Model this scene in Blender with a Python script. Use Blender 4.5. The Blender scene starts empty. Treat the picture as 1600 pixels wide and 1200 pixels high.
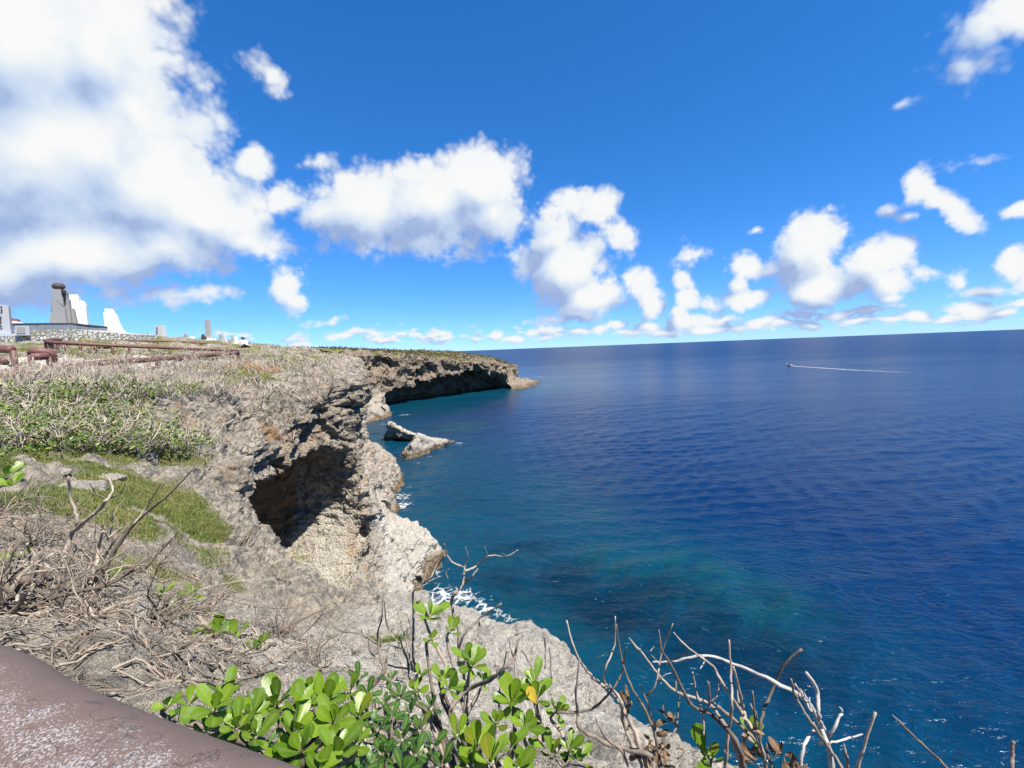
import bpy, math, random
import numpy as np
from mathutils import Vector, Matrix
from mathutils.bvhtree import BVHTree

random.seed(7)
RNG = np.random.default_rng(11)
scene = bpy.context.scene
COL = scene.collection

# ------------------------------------------------------------------ camera
FPX = 680.0                       # focal length in pixels of a 1600 px wide frame
CAMZ = 20.0                       # eye height above the sea
PITCH = math.atan(54.9 / FPX)
ROLL = -math.radians(2.23)
cam_data = bpy.data.cameras.new('camera')
cam_data.sensor_width = 36.0
cam_data.lens = 36.0 * FPX / 1600.0
cam_data.clip_start = 0.05
cam_data.clip_end = 60000.0
cam = bpy.data.objects.new('camera', cam_data)
COL.objects.link(cam)
CAM_ROT = (Matrix.Rotation(math.pi / 2 - PITCH, 3, 'X') @ Matrix.Rotation(ROLL, 3, 'Z'))
cam.matrix_world = Matrix.Translation((0, 0, CAMZ)) @ CAM_ROT.to_4x4()
scene.camera = cam
RC = np.array(CAM_ROT)


def ray(px, py):
    return RC @ np.array([(px - 800) / FPX, -(py - 600) / FPX, -1.0])


def P(px, py, d):
    """world point seen at photo position (px, py), d metres ahead"""
    v = ray(px, py)
    return v * (d / v[1]) + np.array([0, 0, CAMZ])


def PZ(px, py, z):
    v = ray(px, py)
    return v * ((z - CAMZ) / v[2]) + np.array([0, 0, CAMZ])


# ------------------------------------------------------------------ light and exposure
SUN_DIR = Vector((0.50, -0.42, 1.0)).normalized()     # towards the sun: high, behind the right shoulder
SUN_EL = math.asin(SUN_DIR.z)
SUN_AZ = math.atan2(SUN_DIR.x, SUN_DIR.y)
sun_data = bpy.data.lights.new('sun', 'SUN')
sun_data.energy = 5.0
sun_data.angle = math.radians(0.53)
sun_data.color = (1.0, 0.94, 0.84)
sun = bpy.data.objects.new('sun', sun_data)
COL.objects.link(sun)
sun.rotation_euler = SUN_DIR.to_track_quat('Z', 'Y').to_euler()
sun.location = (30, -30, 80)
scene.view_settings.view_transform = 'Standard'
scene.view_settings.look = 'None'
scene.view_settings.exposure = 1.03
scene.view_settings.gamma = 1.0
scene.view_settings.use_curve_mapping = False
scene.render.engine = 'CYCLES'
scene.cycles.use_denoising = True
scene.cycles.max_bounces = 6
scene.cycles.diffuse_bounces = 3
scene.cycles.glossy_bounces = 2
scene.cycles.transmission_bounces = 3
scene.cycles.sample_clamp_indirect = 6.0


# ------------------------------------------------------------------ node helpers
class NT:
    def __init__(self, tree):
        self.t = tree

    def n(self, typ, **kw):
        nd = self.t.nodes.new(typ)
        for k, v in kw.items():
            setattr(nd, k, v)
        return nd

    def link(self, a, b):
        self.t.links.new(a, b)

    def put(self, sock, v):
        if hasattr(v, 'is_output'):
            self.t.links.new(v, sock)
        elif v is not None:
            if hasattr(sock.default_value, '__len__') and not hasattr(v, '__len__'):
                v = (v,) * len(sock.default_value)
            if hasattr(sock.default_value, '__len__') and len(sock.default_value) == 4 and len(v) == 3:
                v = (*v, 1.0)
            sock.default_value = v

    def math(self, op, a, b=None, c=None, clamp=False):
        nd = self.n('ShaderNodeMath', operation=op, use_clamp=clamp)
        self.put(nd.inputs[0], a)
        self.put(nd.inputs[1], b)
        self.put(nd.inputs[2], c)
        return nd.outputs[0]

    def vmath(self, op, a, b=None, scale=None):
        nd = self.n('ShaderNodeVectorMath', operation=op)
        self.put(nd.inputs[0], a)
        if b is not None:
            self.put(nd.inputs[1], b)
        if scale is not None:
            self.put(nd.inputs['Scale'], scale)
        return nd.outputs['Value'] if op in ('LENGTH', 'DOT_PRODUCT', 'DISTANCE') else nd.outputs[0]

    def mix(self, f, a, b, blend='MIX'):
        nd = self.n('ShaderNodeMix', data_type='RGBA', blend_type=blend)
        self.put(nd.inputs[0], f)
        self.put(nd.inputs[6], a)
        self.put(nd.inputs[7], b)
        return nd.outputs[2]

    def mapr(self, v, a, b, c=0.0, d=1.0, smooth=True):
        nd = self.n('ShaderNodeMapRange', interpolation_type='SMOOTHSTEP' if smooth else 'LINEAR')
        for i, x in enumerate((v, a, b, c, d)):
            self.put(nd.inputs[i], x)
        return nd.outputs[0]

    def noise(self, vec, scale, detail=4.0, rough=0.55, dist=0.0, color=False):
        nd = self.n('ShaderNodeTexNoise')
        self.put(nd.inputs['Vector'], vec)
        self.put(nd.inputs['Scale'], scale)
        self.put(nd.inputs['Detail'], detail)
        self.put(nd.inputs['Roughness'], rough)
        self.put(nd.inputs['Distortion'], dist)
        return nd.outputs['Color'] if color else nd.outputs['Fac']

    def voro(self, vec, scale, feature='F1', smooth=None, detail=0.0, rand=1.0):
        nd = self.n('ShaderNodeTexVoronoi', feature=feature)
        self.put(nd.inputs['Vector'], vec)
        self.put(nd.inputs['Scale'], scale)
        if smooth is not None and feature == 'SMOOTH_F1':
            self.put(nd.inputs['Smoothness'], smooth)
        if 'Detail' in nd.inputs:
            self.put(nd.inputs['Detail'], detail)
        self.put(nd.inputs['Randomness'], rand)
        return nd.outputs['Distance']

    def ramp(self, f, stops, interp='LINEAR'):
        nd = self.n('ShaderNodeValToRGB')
        cr = nd.color_ramp
        cr.interpolation = interp
        while len(cr.elements) < len(stops):
            cr.elements.new(0.5)
        for e, (p, c) in zip(cr.elements, stops):
            e.position = p
            e.color = (*c, 1.0) if len(c) == 3 else c
        self.put(nd.inputs[0], f)
        return nd.outputs[0]

    def attr(self, name):
        return self.n('ShaderNodeAttribute', attribute_name=name).outputs['Fac']

    def bump(self, h, strength=0.5, dist=0.1, normal=None):
        nd = self.n('ShaderNodeBump')
        nd.inputs['Strength'].default_value = strength
        nd.inputs['Distance'].default_value = dist
        self.put(nd.inputs['Height'], h)
        if normal is not None:
            self.link(normal, nd.inputs['Normal'])
        return nd.outputs[0]


MATS = {}


def new_mat(name):
    m = bpy.data.materials.new(name)
    m.use_nodes = True
    m.node_tree.nodes.clear()
    t = NT(m.node_tree)
    out = t.n('ShaderNodeOutputMaterial')
    b = t.n('ShaderNodeBsdfPrincipled')
    t.link(b.outputs[0], out.inputs[0])
    MATS[name] = m
    return m, t, b, out


# ------------------------------------------------------------------ sky: Nishita air with cumulus
world = bpy.data.worlds.new('World')
scene.world = world
world.use_nodes = True
wt = NT(world.node_tree)
world.node_tree.nodes.clear()
w_out = wt.n('ShaderNodeOutputWorld')
SKY_STRENGTH = 0.07
sky = wt.n('ShaderNodeTexSky', sky_type='NISHITA')
sky.sun_disc = False
sky.sun_elevation = SUN_EL
sky.sun_rotation = SUN_AZ
sky.altitude = 20
sky.air_density = 0.75
sky.dust_density = 0.0
sky.ozone_density = 3.0

# each cloud as a cluster of puffs: photo position, half-width, half-height (pixels), tilt, weight
PUFFS = [
    # the towering bank on the left
    (20, 60, 200, 190, 0, 1.3), (150, 70, 120, 130, 0, 1.2), (60, 250, 240, 160, 0, 1.4), (215, 165, 70, 110, 20, 1.0),
    (230, 290, 150, 95, -25, 1.2), (392, 258, 34, 26, 0, .9), (330, 330, 90, 60, -30, 1.1), (390, 372, 62, 26, -15, .9),
    (90, 390, 230, 70, 0, 1.3), (250, 385, 120, 45, 0, 1.0), (-60, 430, 260, 60, 0, 1.2),
    (60, 455, 110, 16, 0, .6),
    # the middle bank
    (575, 318, 85, 58, 0, 1.1), (665, 318, 110, 66, 0, 1.2), (742, 290, 66, 54, 15, 1.2), (770, 335, 50, 46, 0, 1.0),
    (505, 330, 50, 28, 10, .8), (440, 312, 40, 22, 20, .75), (650, 375, 130, 34, 0, .7),
    # right of it, leaning tower
    (866, 368, 44, 34, 30, 1.0), (890, 420, 60, 48, 40, 1.2), (920, 462, 52, 34, 0, 1.1), (835, 405, 36, 40, 0, .6),
    (888, 322, 42, 24, 10, .85), (930, 325, 36, 30, 0, 1.0), (968, 362, 26, 30, 35, .75), (905, 490, 45, 16, 0, .7),
    # row of small ones
    (1000, 440, 30, 24, 0, 1.0), (1016, 465, 24, 24, 0, 1.0), (1066, 440, 15, 22, 0, .9), (1072, 470, 18, 20, 0, 1.0), (1108, 475, 20, 14, 0, .6),
    (1078, 402, 26, 16, 15, .5),
    # the big pair
    (1275, 372, 42, 46, 0, 1.2), (1252, 400, 42, 40, 0, 1.1), (1290, 445, 62, 30, 0, 1.3), (1376, 402, 52, 32, 0, 1.2), (1390, 436, 48, 24, 0, 1.0),
    (1165, 412, 34, 18, -10, .85), (1204, 420, 34, 18, 0, .6), (1152, 446, 16, 16, 0, .8), (1168, 466, 34, 15, 0, 1.1), (1440, 432, 36, 12, 0, .55),
    (1396, 466, 20, 9, 0, .7),
    # upper right scraps
    (1436, 290, 28, 24, 0, .9), (1470, 312, 48, 18, -30, .9), (1505, 342, 34, 18, -25, .85), (1388, 326, 18, 12, 20, .6), (1420, 334, 20, 9, 0, .5),
    (1545, 50, 64, 40, 35, .75), (1510, 105, 54, 28, 10, .62), (1590, 15, 50, 50, 0, .8), (1405, 163, 36, 9, 12, .32), (1524, 250, 40, 12, 8, .36),
    (1585, 415, 28, 30, 0, 1.0), (1600, 440, 34, 22, 0, .9), (1545, 455, 50, 10, 0, .6), (1500, 440, 16, 16, 0, .6), (1592, 320, 28, 13, 10, .8),
    (1520, 488, 46, 14, 0, .85),
    # left scraps
    (447, 440, 28, 26, 0, 1.05), (455, 468, 22, 22, 0, .9), (400, 100, 22, 30, 20, .5), (425, 130, 16, 24, 25, .38), (490, 248, 34, 12, 10, .42),
    (655, 243, 14, 8, 0, .45), (290, 462, 80, 15, 0, .55), (1185, 355, 18, 6, 0, .3),
    # distant row over the sea
    (1075, 500, 34, 12, 0, .9), (1130, 496, 30, 8, 0, .7), (1190, 502, 40, 10, 0, .8), (965, 508, 22, 10, 0, .8), (1010, 508, 18, 10, 0, .8),
    (770, 520, 20, 7, 0, .7), (800, 527, 26, 6, 0, .8), (835, 521, 16, 8, 0, .8), (850, 530, 24, 5, 0, .7), (905, 522, 26, 6, 0, .8), (940, 515, 18, 9, 0, .8), (985, 520, 30, 6, 0, .8), (1035, 515, 22, 8, 0, .9), (1060, 490, 20, 10, 0, .8),
    (1100, 512, 30, 6, 0, .8), (1150, 508, 26, 7, 0, .8), (1225, 505, 28, 8, 0, .9), (1240, 488, 18, 8, 0, .6), (1270, 508, 24, 6, 0, .8), (1310, 495, 26, 9, 0, .6), (1345, 504, 28, 6, 0, .8), (1390, 498, 26, 6, 0, .7), (1430, 492, 24, 8, 0, .8),
    (1475, 497, 26, 6, 0, .8), (1560, 492, 28, 7, 0, .9), (1590, 478, 20, 8, 0, .7),
    (560, 524, 56, 7, 0, .6), (620, 530, 34, 5, 0, .5), (505, 507, 30, 7, 0, .45), (870, 500, 40, 10, 0, .5),
]
tc = wt.n('ShaderNodeTexCoord')
dirv = wt.vmath('NORMALIZE', tc.outputs['Generated'])
sep = wt.n('ShaderNodeSeparateXYZ')
wt.link(dirv, sep.inputs[0])
dx, dy, dz = sep.outputs
SUN_SHIFT = (0.036, -0.008, 0.050)          # step across the sky towards the sun, for the lit side of the clouds

# clear air: Nishita, a little deeper in colour as in the photograph
tint = wt.mix(1.0, sky.outputs[0], (0.66, 0.965, 1.24), 'MULTIPLY')
hs = wt.n('ShaderNodeHueSaturation')
hs.inputs['Saturation'].default_value = 1.14
hs.inputs['Value'].default_value = 1.24
wt.link(tint, hs.inputs['Color'])
# the photograph holds the bright low sky and the deep high sky closer together than the bare model does
g_air = wt.n('ShaderNodeGamma')
wt.link(wt.vmath('SCALE', hs.outputs[0], scale=0.143), g_air.inputs[0])
g_air.inputs[1].default_value = 0.76
air = wt.mix(1.0, g_air.outputs[0], (0.62 / 0.143, 0.71 / 0.143, 0.93 / 0.143), 'MULTIPLY')


def plane_uv(d):
    s_ = wt.n('ShaderNodeSeparateXYZ')
    wt.link(d, s_.inputs[0])
    ys = wt.math('MAXIMUM', s_.outputs[1], 0.12)
    c_ = wt.n('ShaderNodeCombineXYZ')
    wt.link(wt.math('DIVIDE', s_.outputs[0], ys), c_.inputs[0])
    wt.link(wt.math('DIVIDE', s_.outputs[2], ys), c_.inputs[1])
    return c_.outputs[0]


def cloud_shader(D0, rel):
    al = wt.mapr(D0, 0.0, 0.46)
    al = wt.math('MULTIPLY', al, wt.mapr(dz, 0.0, 0.010))
    lit = wt.mapr(rel, -0.62, 0.52, smooth=False)
    thick = wt.mapr(D0, 0.25, 1.1)
    shade = wt.math('MULTIPLY_ADD', thick, 0.16, wt.math('MULTIPLY', lit, 0.86))
    c_ = wt.ramp(shade, [(0.0, (0.36, 0.48, 0.78)), (0.28, (0.56, 0.69, 0.93)), (0.55, (0.77, 0.87, 1.0)), (0.80, (0.94, 0.985, 1.01)), (1.0, (1.03, 1.03, 1.03))])
    c_ = wt.vmath('SCALE', c_, scale=0.455 / SKY_STRENGTH)
    bg = wt.n('ShaderNodeBackground')
    wt.link(wt.mix(al, air, c_), bg.inputs[0])
    bg.inputs[1].default_value = SKY_STRENGTH
    return bg.outputs[0]


def mix_shader(f, a_, b_):
    m_ = wt.n('ShaderNodeMixShader')
    wt.link(f, m_.inputs[0])
    wt.link(a_, m_.inputs[1])
    wt.link(b_, m_.inputs[2])
    return m_.outputs[0]


# scattered cumulus of the same kind for the whole of the rest of the sky
def wide_density(off, det):
    d = wt.vmath('MULTIPLY', wt.vmath('ADD', dirv, off), (1.0, 1.0, 1.7))
    base = wt.mapr(wt.noise(d, 2.6, 1.0, 0.5), 0.56, 0.84, -0.8, 1.0, smooth=False)
    return wt.math('MULTIPLY_ADD', wt.math('SUBTRACT', wt.noise(d, 11.0, det, 0.6), 0.5), 1.3, base)


wd0 = wide_density((0, 0, 0), 4)
bg_wide = cloud_shader(wd0, wt.math('SUBTRACT', wd0, wide_density(SUN_SHIFT, 2)))

# the clouds in view
d1 = wt.vmath('ADD', dirv, SUN_SHIFT)
warp = wt.vmath('SUBTRACT', wt.noise(dirv, 9.0, 2.0, 0.6, color=True), (0.5, 0.5, 0.5))
uv0 = wt.vmath('ADD', plane_uv(dirv), wt.vmath('SCALE', warp, scale=0.06))
uv1 = wt.vmath('ADD', plane_uv(d1), wt.vmath('SCALE', warp, scale=0.06))


def billows(d, det):
    wv = wt.vmath('ADD', d, wt.vmath('SCALE', warp, scale=0.03))
    b_ = wt.math('SUBTRACT', 0.42, wt.voro(wv, 15.0, 'F1'))
    b2 = wt.math('SUBTRACT', 0.42, wt.voro(wv, 36.0, 'F1'))
    b3 = wt.math('SUBTRACT', 0.42, wt.voro(wv, 85.0, 'F1'))
    f_ = wt.math('SUBTRACT', wt.noise(d, 15.0, det, 0.64), 0.5)
    r_ = wt.math('MULTIPLY', b_, 0.34)
    r_ = wt.math('MULTIPLY_ADD', b2, 0.26, r_)
    r_ = wt.math('MULTIPLY_ADD', b3, 0.15, r_)
    # the farther, lower clouds show finer lumps
    sz = wt.n('ShaderNodeSeparateXYZ')
    wt.link(d, sz.inputs[0])
    g_ = wt.math('SUBTRACT', wt.noise(d, 44.0, 4.0, 0.6), 0.5)
    r_ = wt.math('MULTIPLY_ADD', g_, wt.mapr(sz.outputs[2], 0.42, 0.12, 0.15, 0.75), r_)
    return wt.math('MULTIPLY_ADD', f_, 0.72, r_)


nz0 = billows(dirv, 8.0)


def soft(d):
    return wt.math('MULTIPLY', wt.noise(d, 6.0, 3.0, 0.55), 2.0)


# how far the cloud stands out towards the sun: broad masses plus a little of the fine billowing
relief = wt.math('MULTIPLY_ADD', nz0, 0.34, wt.math('SUBTRACT', soft(dirv), soft(d1)))


def low_strip(d):
    """far cumulus strung along the horizon"""
    s_ = wt.n('ShaderNodeSeparateXYZ')
    wt.link(d, s_.inputs[0])
    st_ = wt.noise(wt.vmath('MULTIPLY', d, (1.0, 1.0, 2.6)), 15.0, 4.0, 0.62)
    band = wt.math('MULTIPLY', wt.mapr(s_.outputs[2], 0.006, 0.024), wt.mapr(s_.outputs[2], 0.080, 0.035))
    st_ = wt.math('MULTIPLY', wt.mapr(st_, 0.40, 0.64, 0.0, 0.80, smooth=False), band)
    return wt.math('SUBTRACT', st_, 0.20)


ls0 = low_strip(dirv)
ls1 = low_strip(wt.vmath('ADD', dirv, (0.006, 0.0, 0.008)))


def puff_group(puffs, name):
    g_ = bpy.data.node_groups.new(name, 'ShaderNodeTree')
    g_.interface.new_socket('Vector', in_out='INPUT', socket_type='NodeSocketVector')
    g_.interface.new_socket('Floor', in_out='INPUT', socket_type='NodeSocketFloat')
    g_.interface.new_socket('Field', in_out='OUTPUT', socket_type='NodeSocketFloat')
    t_ = NT(g_)
    gi = t_.n('NodeGroupInput')
    go = t_.n('NodeGroupOutput')
    vec_now = gi.outputs[0]
    acc_ = t_.math('MAXIMUM', gi.outputs[1], -0.8)
    for k, (px, py, rx, ry, tilt, amp) in enumerate(puffs):
        v = ray(px, py)
        mp = t_.n('ShaderNodeMapping', vector_type='TEXTURE')
        if k % 6 == 5:           # chained in batches so that the shader needs little working memory
            vec_now = t_.vmath('ADD', gi.outputs[0], t_.math('MULTIPLY', acc_, 1e-7))
        t_.link(vec_now, mp.inputs['Vector'])
        mp.inputs['Location'].default_value = (v[0] / v[1], v[2] / v[1], 0)
        mp.inputs['Rotation'].default_value = (0, 0, math.radians(tilt) + 0.039)
        mp.inputs['Scale'].default_value = (1.42 * rx / FPX, 1.42 * ry / FPX, 1)
        val = t_.math('MULTIPLY_ADD', t_.vmath('LENGTH', mp.outputs[0]), -amp, amp)
        acc_ = t_.math('SMOOTH_MAX', acc_, val, 0.22)
    t_.link(acc_, go.inputs[0])
    return g_


def puff_field(vec, grp, floor_v):
    nd = wt.n('ShaderNodeGroup', node_tree=grp)
    wt.link(vec, nd.inputs[0])
    wt.link(floor_v, nd.inputs[1])
    return nd.outputs[0]


def puffs_near(x0, x1, y0, y1):
    out = []
    for pf in PUFFS:
        v = ray(pf[0], pf[1])
        u, w_ = v[0] / v[1], v[2] / v[1]
        r_ = 1.42 * max(pf[2], pf[3]) / FPX * (1 + 0.8 / pf[5]) + 0.10
        if u + r_ > x0 and u - r_ < x1 and w_ + r_ > y0 and w_ - r_ < y1:
            out.append(pf)
    return out


CELLS_U = [-9, -0.62, -0.28, 0.06, 0.42, 0.80, 9]
CELLS_V = [-9, 0.30, 9]
su = wt.n('ShaderNodeSeparateXYZ')
wt.link(plane_uv(dirv), su.inputs[0])
cols = []
for iu in range(len(CELLS_U) - 1):
    rows = []
    for iv in range(len(CELLS_V) - 1):
        near = puffs_near(CELLS_U[iu], CELLS_U[iu + 1], CELLS_V[iv], CELLS_V[iv + 1])
        grp = puff_group(near, 'puffs_%d_%d' % (iu, iv))
        B0 = puff_field(uv0, grp, ls0)
        uv1b = wt.vmath('ADD', uv1, wt.math('MULTIPLY', B0, 1e-7))
        B1 = puff_field(uv1b, grp, ls1)
        rows.append(cloud_shader(wt.math('ADD', B0, nz0), wt.math('MULTIPLY_ADD', wt.math('SUBTRACT', B0, B1), 1.5, relief)))
    cols.append(mix_shader(wt.math('GREATER_THAN', su.outputs[1], CELLS_V[1]), rows[0], rows[1]))
tree_ = cols[0]
for iu in range(1, len(cols)):
    tree_ = mix_shader(wt.math('GREATER_THAN', su.outputs[0], CELLS_U[iu]), tree_, cols[iu])
# inside the window the puffs, outside it the scattered kind, with a soft seam
off_a = wt.mapr(wt.math('SUBTRACT', wt.math('ABSOLUTE', dx), wt.math('MULTIPLY', dy, 1.28)), 0.0, 0.22)
off_b = wt.mapr(wt.math('SUBTRACT', dz, wt.math('MULTIPLY', dy, 0.95)), 0.0, 0.2)
off = wt.math('MAXIMUM', off_a, off_b)
off = wt.math('MAXIMUM', off, wt.math('LESS_THAN', dz, -0.002))
wt.link(mix_shader(off, tree_, bg_wide), w_out.inputs[0])
world.cycles.sampling_method = 'MANUAL'
world.cycles.sample_map_resolution = 256


# ------------------------------------------------------------------ numpy noise and meshing
TAB = RNG.random((64, 64, 64)).astype(np.float32)


def vnoise(p, scale, seed=0.0):
    """value noise in -1..1 at points p (n,3), feature size 'scale' metres"""
    q = (p / scale + np.float32(seed * 17.37)).astype(np.float32)
    i = np.floor(q).astype(np.int32)
    f = q - i
    f = f * f * f * (f * (f * 6 - 15) + 10)
    i &= 63
    j = (i + 1) & 63
    x0, y0, z0 = i[:, 0], i[:, 1], i[:, 2]
    x1, y1, z1 = j[:, 0], j[:, 1], j[:, 2]
    fx, fy, fz = f[:, 0], f[:, 1], f[:, 2]
    a = TAB[x0, y0, z0] * (1 - fx) + TAB[x1, y0, z0] * fx
    b = TAB[x0, y1, z0] * (1 - fx) + TAB[x1, y1, z0] * fx
    c = TAB[x0, y0, z1] * (1 - fx) + TAB[x1, y0, z1] * fx
    d = TAB[x0, y1, z1] * (1 - fx) + TAB[x1, y1, z1] * fx
    a = a * (1 - fy) + b * fy
    c = c * (1 - fy) + d * fy
    return (a * (1 - fz) + c * fz) * 2 - 1


def fbm(p, scale, octs=3, seed=0.0, gain=0.5):
    s = 0.0
    a = 1.0
    for k in range(octs):
        s = s + a * vnoise(p, scale / 2 ** k, seed + k * 1.7)
        a *= gain
    return s


def ridged(p, scale, octs=3, seed=0.0):
    s = 0.0
    a = 1.0
    for k in range(octs):
        s = s + a * (1 - 2 * np.abs(vnoise(p, scale / 2 ** k, seed + k * 2.3)))
        a *= 0.5
    return s


def build_mesh(name, V, quads=None, tris=None, smooth=True, attrs=None):
    me = bpy.data.meshes.new(name)
    V = np.asarray(V, np.float32)
    me.vertices.add(len(V))
    me.vertices.foreach_set('co', V.ravel())
    idx, starts, n = [], [], 0
    if quads is not None and len(quads):
        q = np.asarray(quads, np.int32)
        idx.append(q.ravel())
        starts.append(np.arange(len(q), dtype=np.int32) * 4)
        n = q.size
    if tris is not None and len(tris):
        t = np.asarray(tris, np.int32)
        idx.append(t.ravel())
        starts.append(np.arange(len(t), dtype=np.int32) * 3 + n)
    idx = np.concatenate(idx)
    starts = np.concatenate(starts)
    me.loops.add(len(idx))
    me.loops.foreach_set('vertex_index', idx)
    me.polygons.add(len(starts))
    me.polygons.foreach_set('loop_start', starts)
    me.polygons.foreach_set('use_smooth', np.full(len(starts), bool(smooth)))
    for k, v in (attrs or {}).items():
        at = me.attributes.new(k, 'FLOAT', 'POINT')
        at.data.foreach_set('value', np.asarray(v, np.float32))
    me.update(calc_edges=True)
    return me


def link(name, me, mat=None, parent=None, **props):
    o = bpy.data.objects.new(name, me)
    COL.objects.link(o)
    if mat is not None and me is not None and len(me.materials) == 0:
        me.materials.append(MATS[mat])
    if parent is not None:
        o.parent = parent
    for k, v in props.items():
        o[k] = v
    return o


def thing(name, loc, label, category, group=None):
    o = bpy.data.objects.new(name, None)
    o.empty_display_size = 0.2
    o.location = [float(c) for c in loc]
    COL.objects.link(o)
    o['label'] = label
    o['category'] = category
    if group:
        o['group'] = group
    return o


def surface_nets(F, lo, h):
    nx, ny, nz = F.shape
    S = F < 0
    cnt = np.zeros((nx - 1, ny - 1, nz - 1), np.int8)
    for a in (0, 1):
        for b in (0, 1):
            for c in (0, 1):
                cnt += S[a:nx - 1 + a, b:ny - 1 + b, c:nz - 1 + c]
    act = (cnt > 0) & (cnt < 8)
    I = np.argwhere(act).astype(np.int32)
    ids = np.full(act.shape, -1, np.int32)
    ids[act] = np.arange(len(I), dtype=np.int32)
    corners = [(a, b, c) for a in (0, 1) for b in (0, 1) for c in (0, 1)]
    val = {k: F[I[:, 0] + k[0], I[:, 1] + k[1], I[:, 2] + k[2]] for k in corners}
    acc = np.zeros((len(I), 3), np.float32)
    num = np.zeros(len(I), np.float32)
    for k in corners:
        for ax in range(3):
            if k[ax] == 0:
                k2 = list(k)
                k2[ax] = 1
                v0, v1 = val[k], val[tuple(k2)]
                m = (v0 < 0) != (v1 < 0)
                t = np.where(m, v0 / np.where(m, v0 - v1, 1), 0)
                p = np.zeros((len(I), 3), np.float32)
                p[:] = k
                p[:, ax] = t
                acc += p * m[:, None]
                num += m
    V = (I + acc / num[:, None]) * h + np.asarray(lo, np.float32)
    Q = []
    for ax in range(3):
        o1, o2 = (ax + 1) % 3, (ax + 2) % 3
        sl0 = [slice(1, -1)] * 3
        sl1 = [slice(1, -1)] * 3
        sl0[ax] = slice(0, -1)
        sl1[ax] = slice(1, None)
        A, B = S[tuple(sl0)], S[tuple(sl1)]
        m = np.argwhere(A != B)
        if not len(m):
            continue
        fl = A[m[:, 0], m[:, 1], m[:, 2]]
        base = m.copy()
        base[:, o1] += 1
        base[:, o2] += 1

        def cell(d1, d2):
            c = base.copy()
            c[:, o1] -= d1
            c[:, o2] -= d2
            return ids[c[:, 0], c[:, 1], c[:, 2]]
        q = np.stack([cell(1, 1), cell(0, 1), cell(0, 0), cell(1, 0)], 1)
        q[~fl] = q[~fl][:, ::-1]
        Q.append(q)
    Q = np.concatenate(Q)
    return V, Q[(Q >= 0).all(1)]


def subdivide_quads(V, Q):
    """each quad into four; midpoints shared"""
    n = len(V)
    E = np.concatenate([np.sort(np.stack([Q[:, k], Q[:, (k + 1) % 4]], 1), 1) for k in range(4)])
    key = E[:, 0].astype(np.int64) * n + E[:, 1]
    u, inv = np.unique(key, return_inverse=True)
    mid = 0.5 * (V[u // n] + V[u % n])
    m = (inv + n).reshape(4, len(Q)).T
    c = np.arange(len(Q)) + n + len(u)
    V2 = np.concatenate([V, mid, V[Q].mean(1)]).astype(np.float32)
    Q2 = np.concatenate([np.stack([Q[:, k], m[:, k], c, m[:, (k + 3) % 4]], 1) for k in range(4)])
    return V2, Q2.astype(np.int32)


def worley(p, scale, seed=0):
    """cell noise: distance to nearest and second nearest feature point, random value of the cell"""
    q = p / scale + seed * 7.31
    base = np.floor(q).astype(np.int32)
    f1 = np.full(len(q), 9.0)
    f2 = np.full(len(q), 9.0)
    rv = np.zeros(len(q))
    for a in (-1, 0, 1):
        for b in (-1, 0, 1):
            for c in (-1, 0, 1):
                i = base + np.array([a, b, c])
                j = i & 63
                ox = TAB[j[:, 0], j[:, 1], j[:, 2]]
                oy = TAB[j[:, 1], j[:, 2], j[:, 0]]
                oz = TAB[j[:, 2], j[:, 0], j[:, 1]]
                d = (i[:, 0] + ox - q[:, 0]) ** 2 + (i[:, 1] + oy - q[:, 1]) ** 2 + (i[:, 2] + oz - q[:, 2]) ** 2
                closer = d < f1
                f2 = np.where(closer, f1, np.minimum(f2, d))
                f1 = np.where(closer, d, f1)
                rv = np.where(closer, TAB[j[:, 0], j[:, 2], j[:, 1]], rv)
    return np.sqrt(f1), np.sqrt(f2), rv


def vertex_normals(V, Q):
    n = np.cross(V[Q[:, 2]] - V[Q[:, 0]], V[Q[:, 3]] - V[Q[:, 1]])
    N = np.zeros_like(V)
    for k in range(4):
        for c in range(3):
            N[:, c] += np.bincount(Q[:, k], weights=n[:, c], minlength=len(V))
    return N / (np.linalg.norm(N, axis=1, keepdims=True) + 1e-9)


# ------------------------------------------------------------------ the lie of the land
GROUND = [  # (photo x, photo y, metres ahead)
    (100, 1000, 3.0), (300, 1050, 3.2), (0, 900, 4.5), (200, 880, 5.6), (100, 740, 9), (0, 740, 8.5), (0, 650, 13), (200, 640, 15),
    (0, 590, 17), (80, 590, 18), (150, 588, 21), (300, 600, 20), (400, 592, 27), (480, 572, 40), (540, 562, 52), (300, 553, 40), (100, 560, 25),
    (0, 548, 30), (150, 538, 42), (20, 532, 46), (180, 534, 48), (300, 530, 62), (400, 541, 75), (480, 547, 100), (560, 550.5, 150), (640, 553, 195),
    (700, 555, 222), (760, 559, 226), (795, 570, 226),
    (260, 800, 8.5), (330, 760, 12.5), (250, 700, 14.0), (300, 660, 16.5), (365, 790, 14.4), (300, 830, 9), (370, 880, 9.3), (430, 862, 14.2), (475, 888, 13.2),
    (560, 918, 11.6), (600, 1000, 7.5), (480, 1000, 6.8), (500, 950, 9), (420, 930, 9), (690, 920, 9.5), (850, 995, 7), (750, 1000, 7.2), (700, 1050, 5.6), (1000, 1130, 5.1),
    (900, 1150, 4.3), (1075, 1205, 4.4), (600, 1150, 3.7), (800, 1190, 3.6), (1000, 1260, 3.3),
    (440, 690, 22.6), (405, 725, 18.6), (380, 690, 19), (360, 620, 21), (520, 598, 28), (460, 600, 27), (470, 630, 25), (550, 575, 40),
]
CTRL = [tuple(P(*g)) for g in GROUND]
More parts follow.
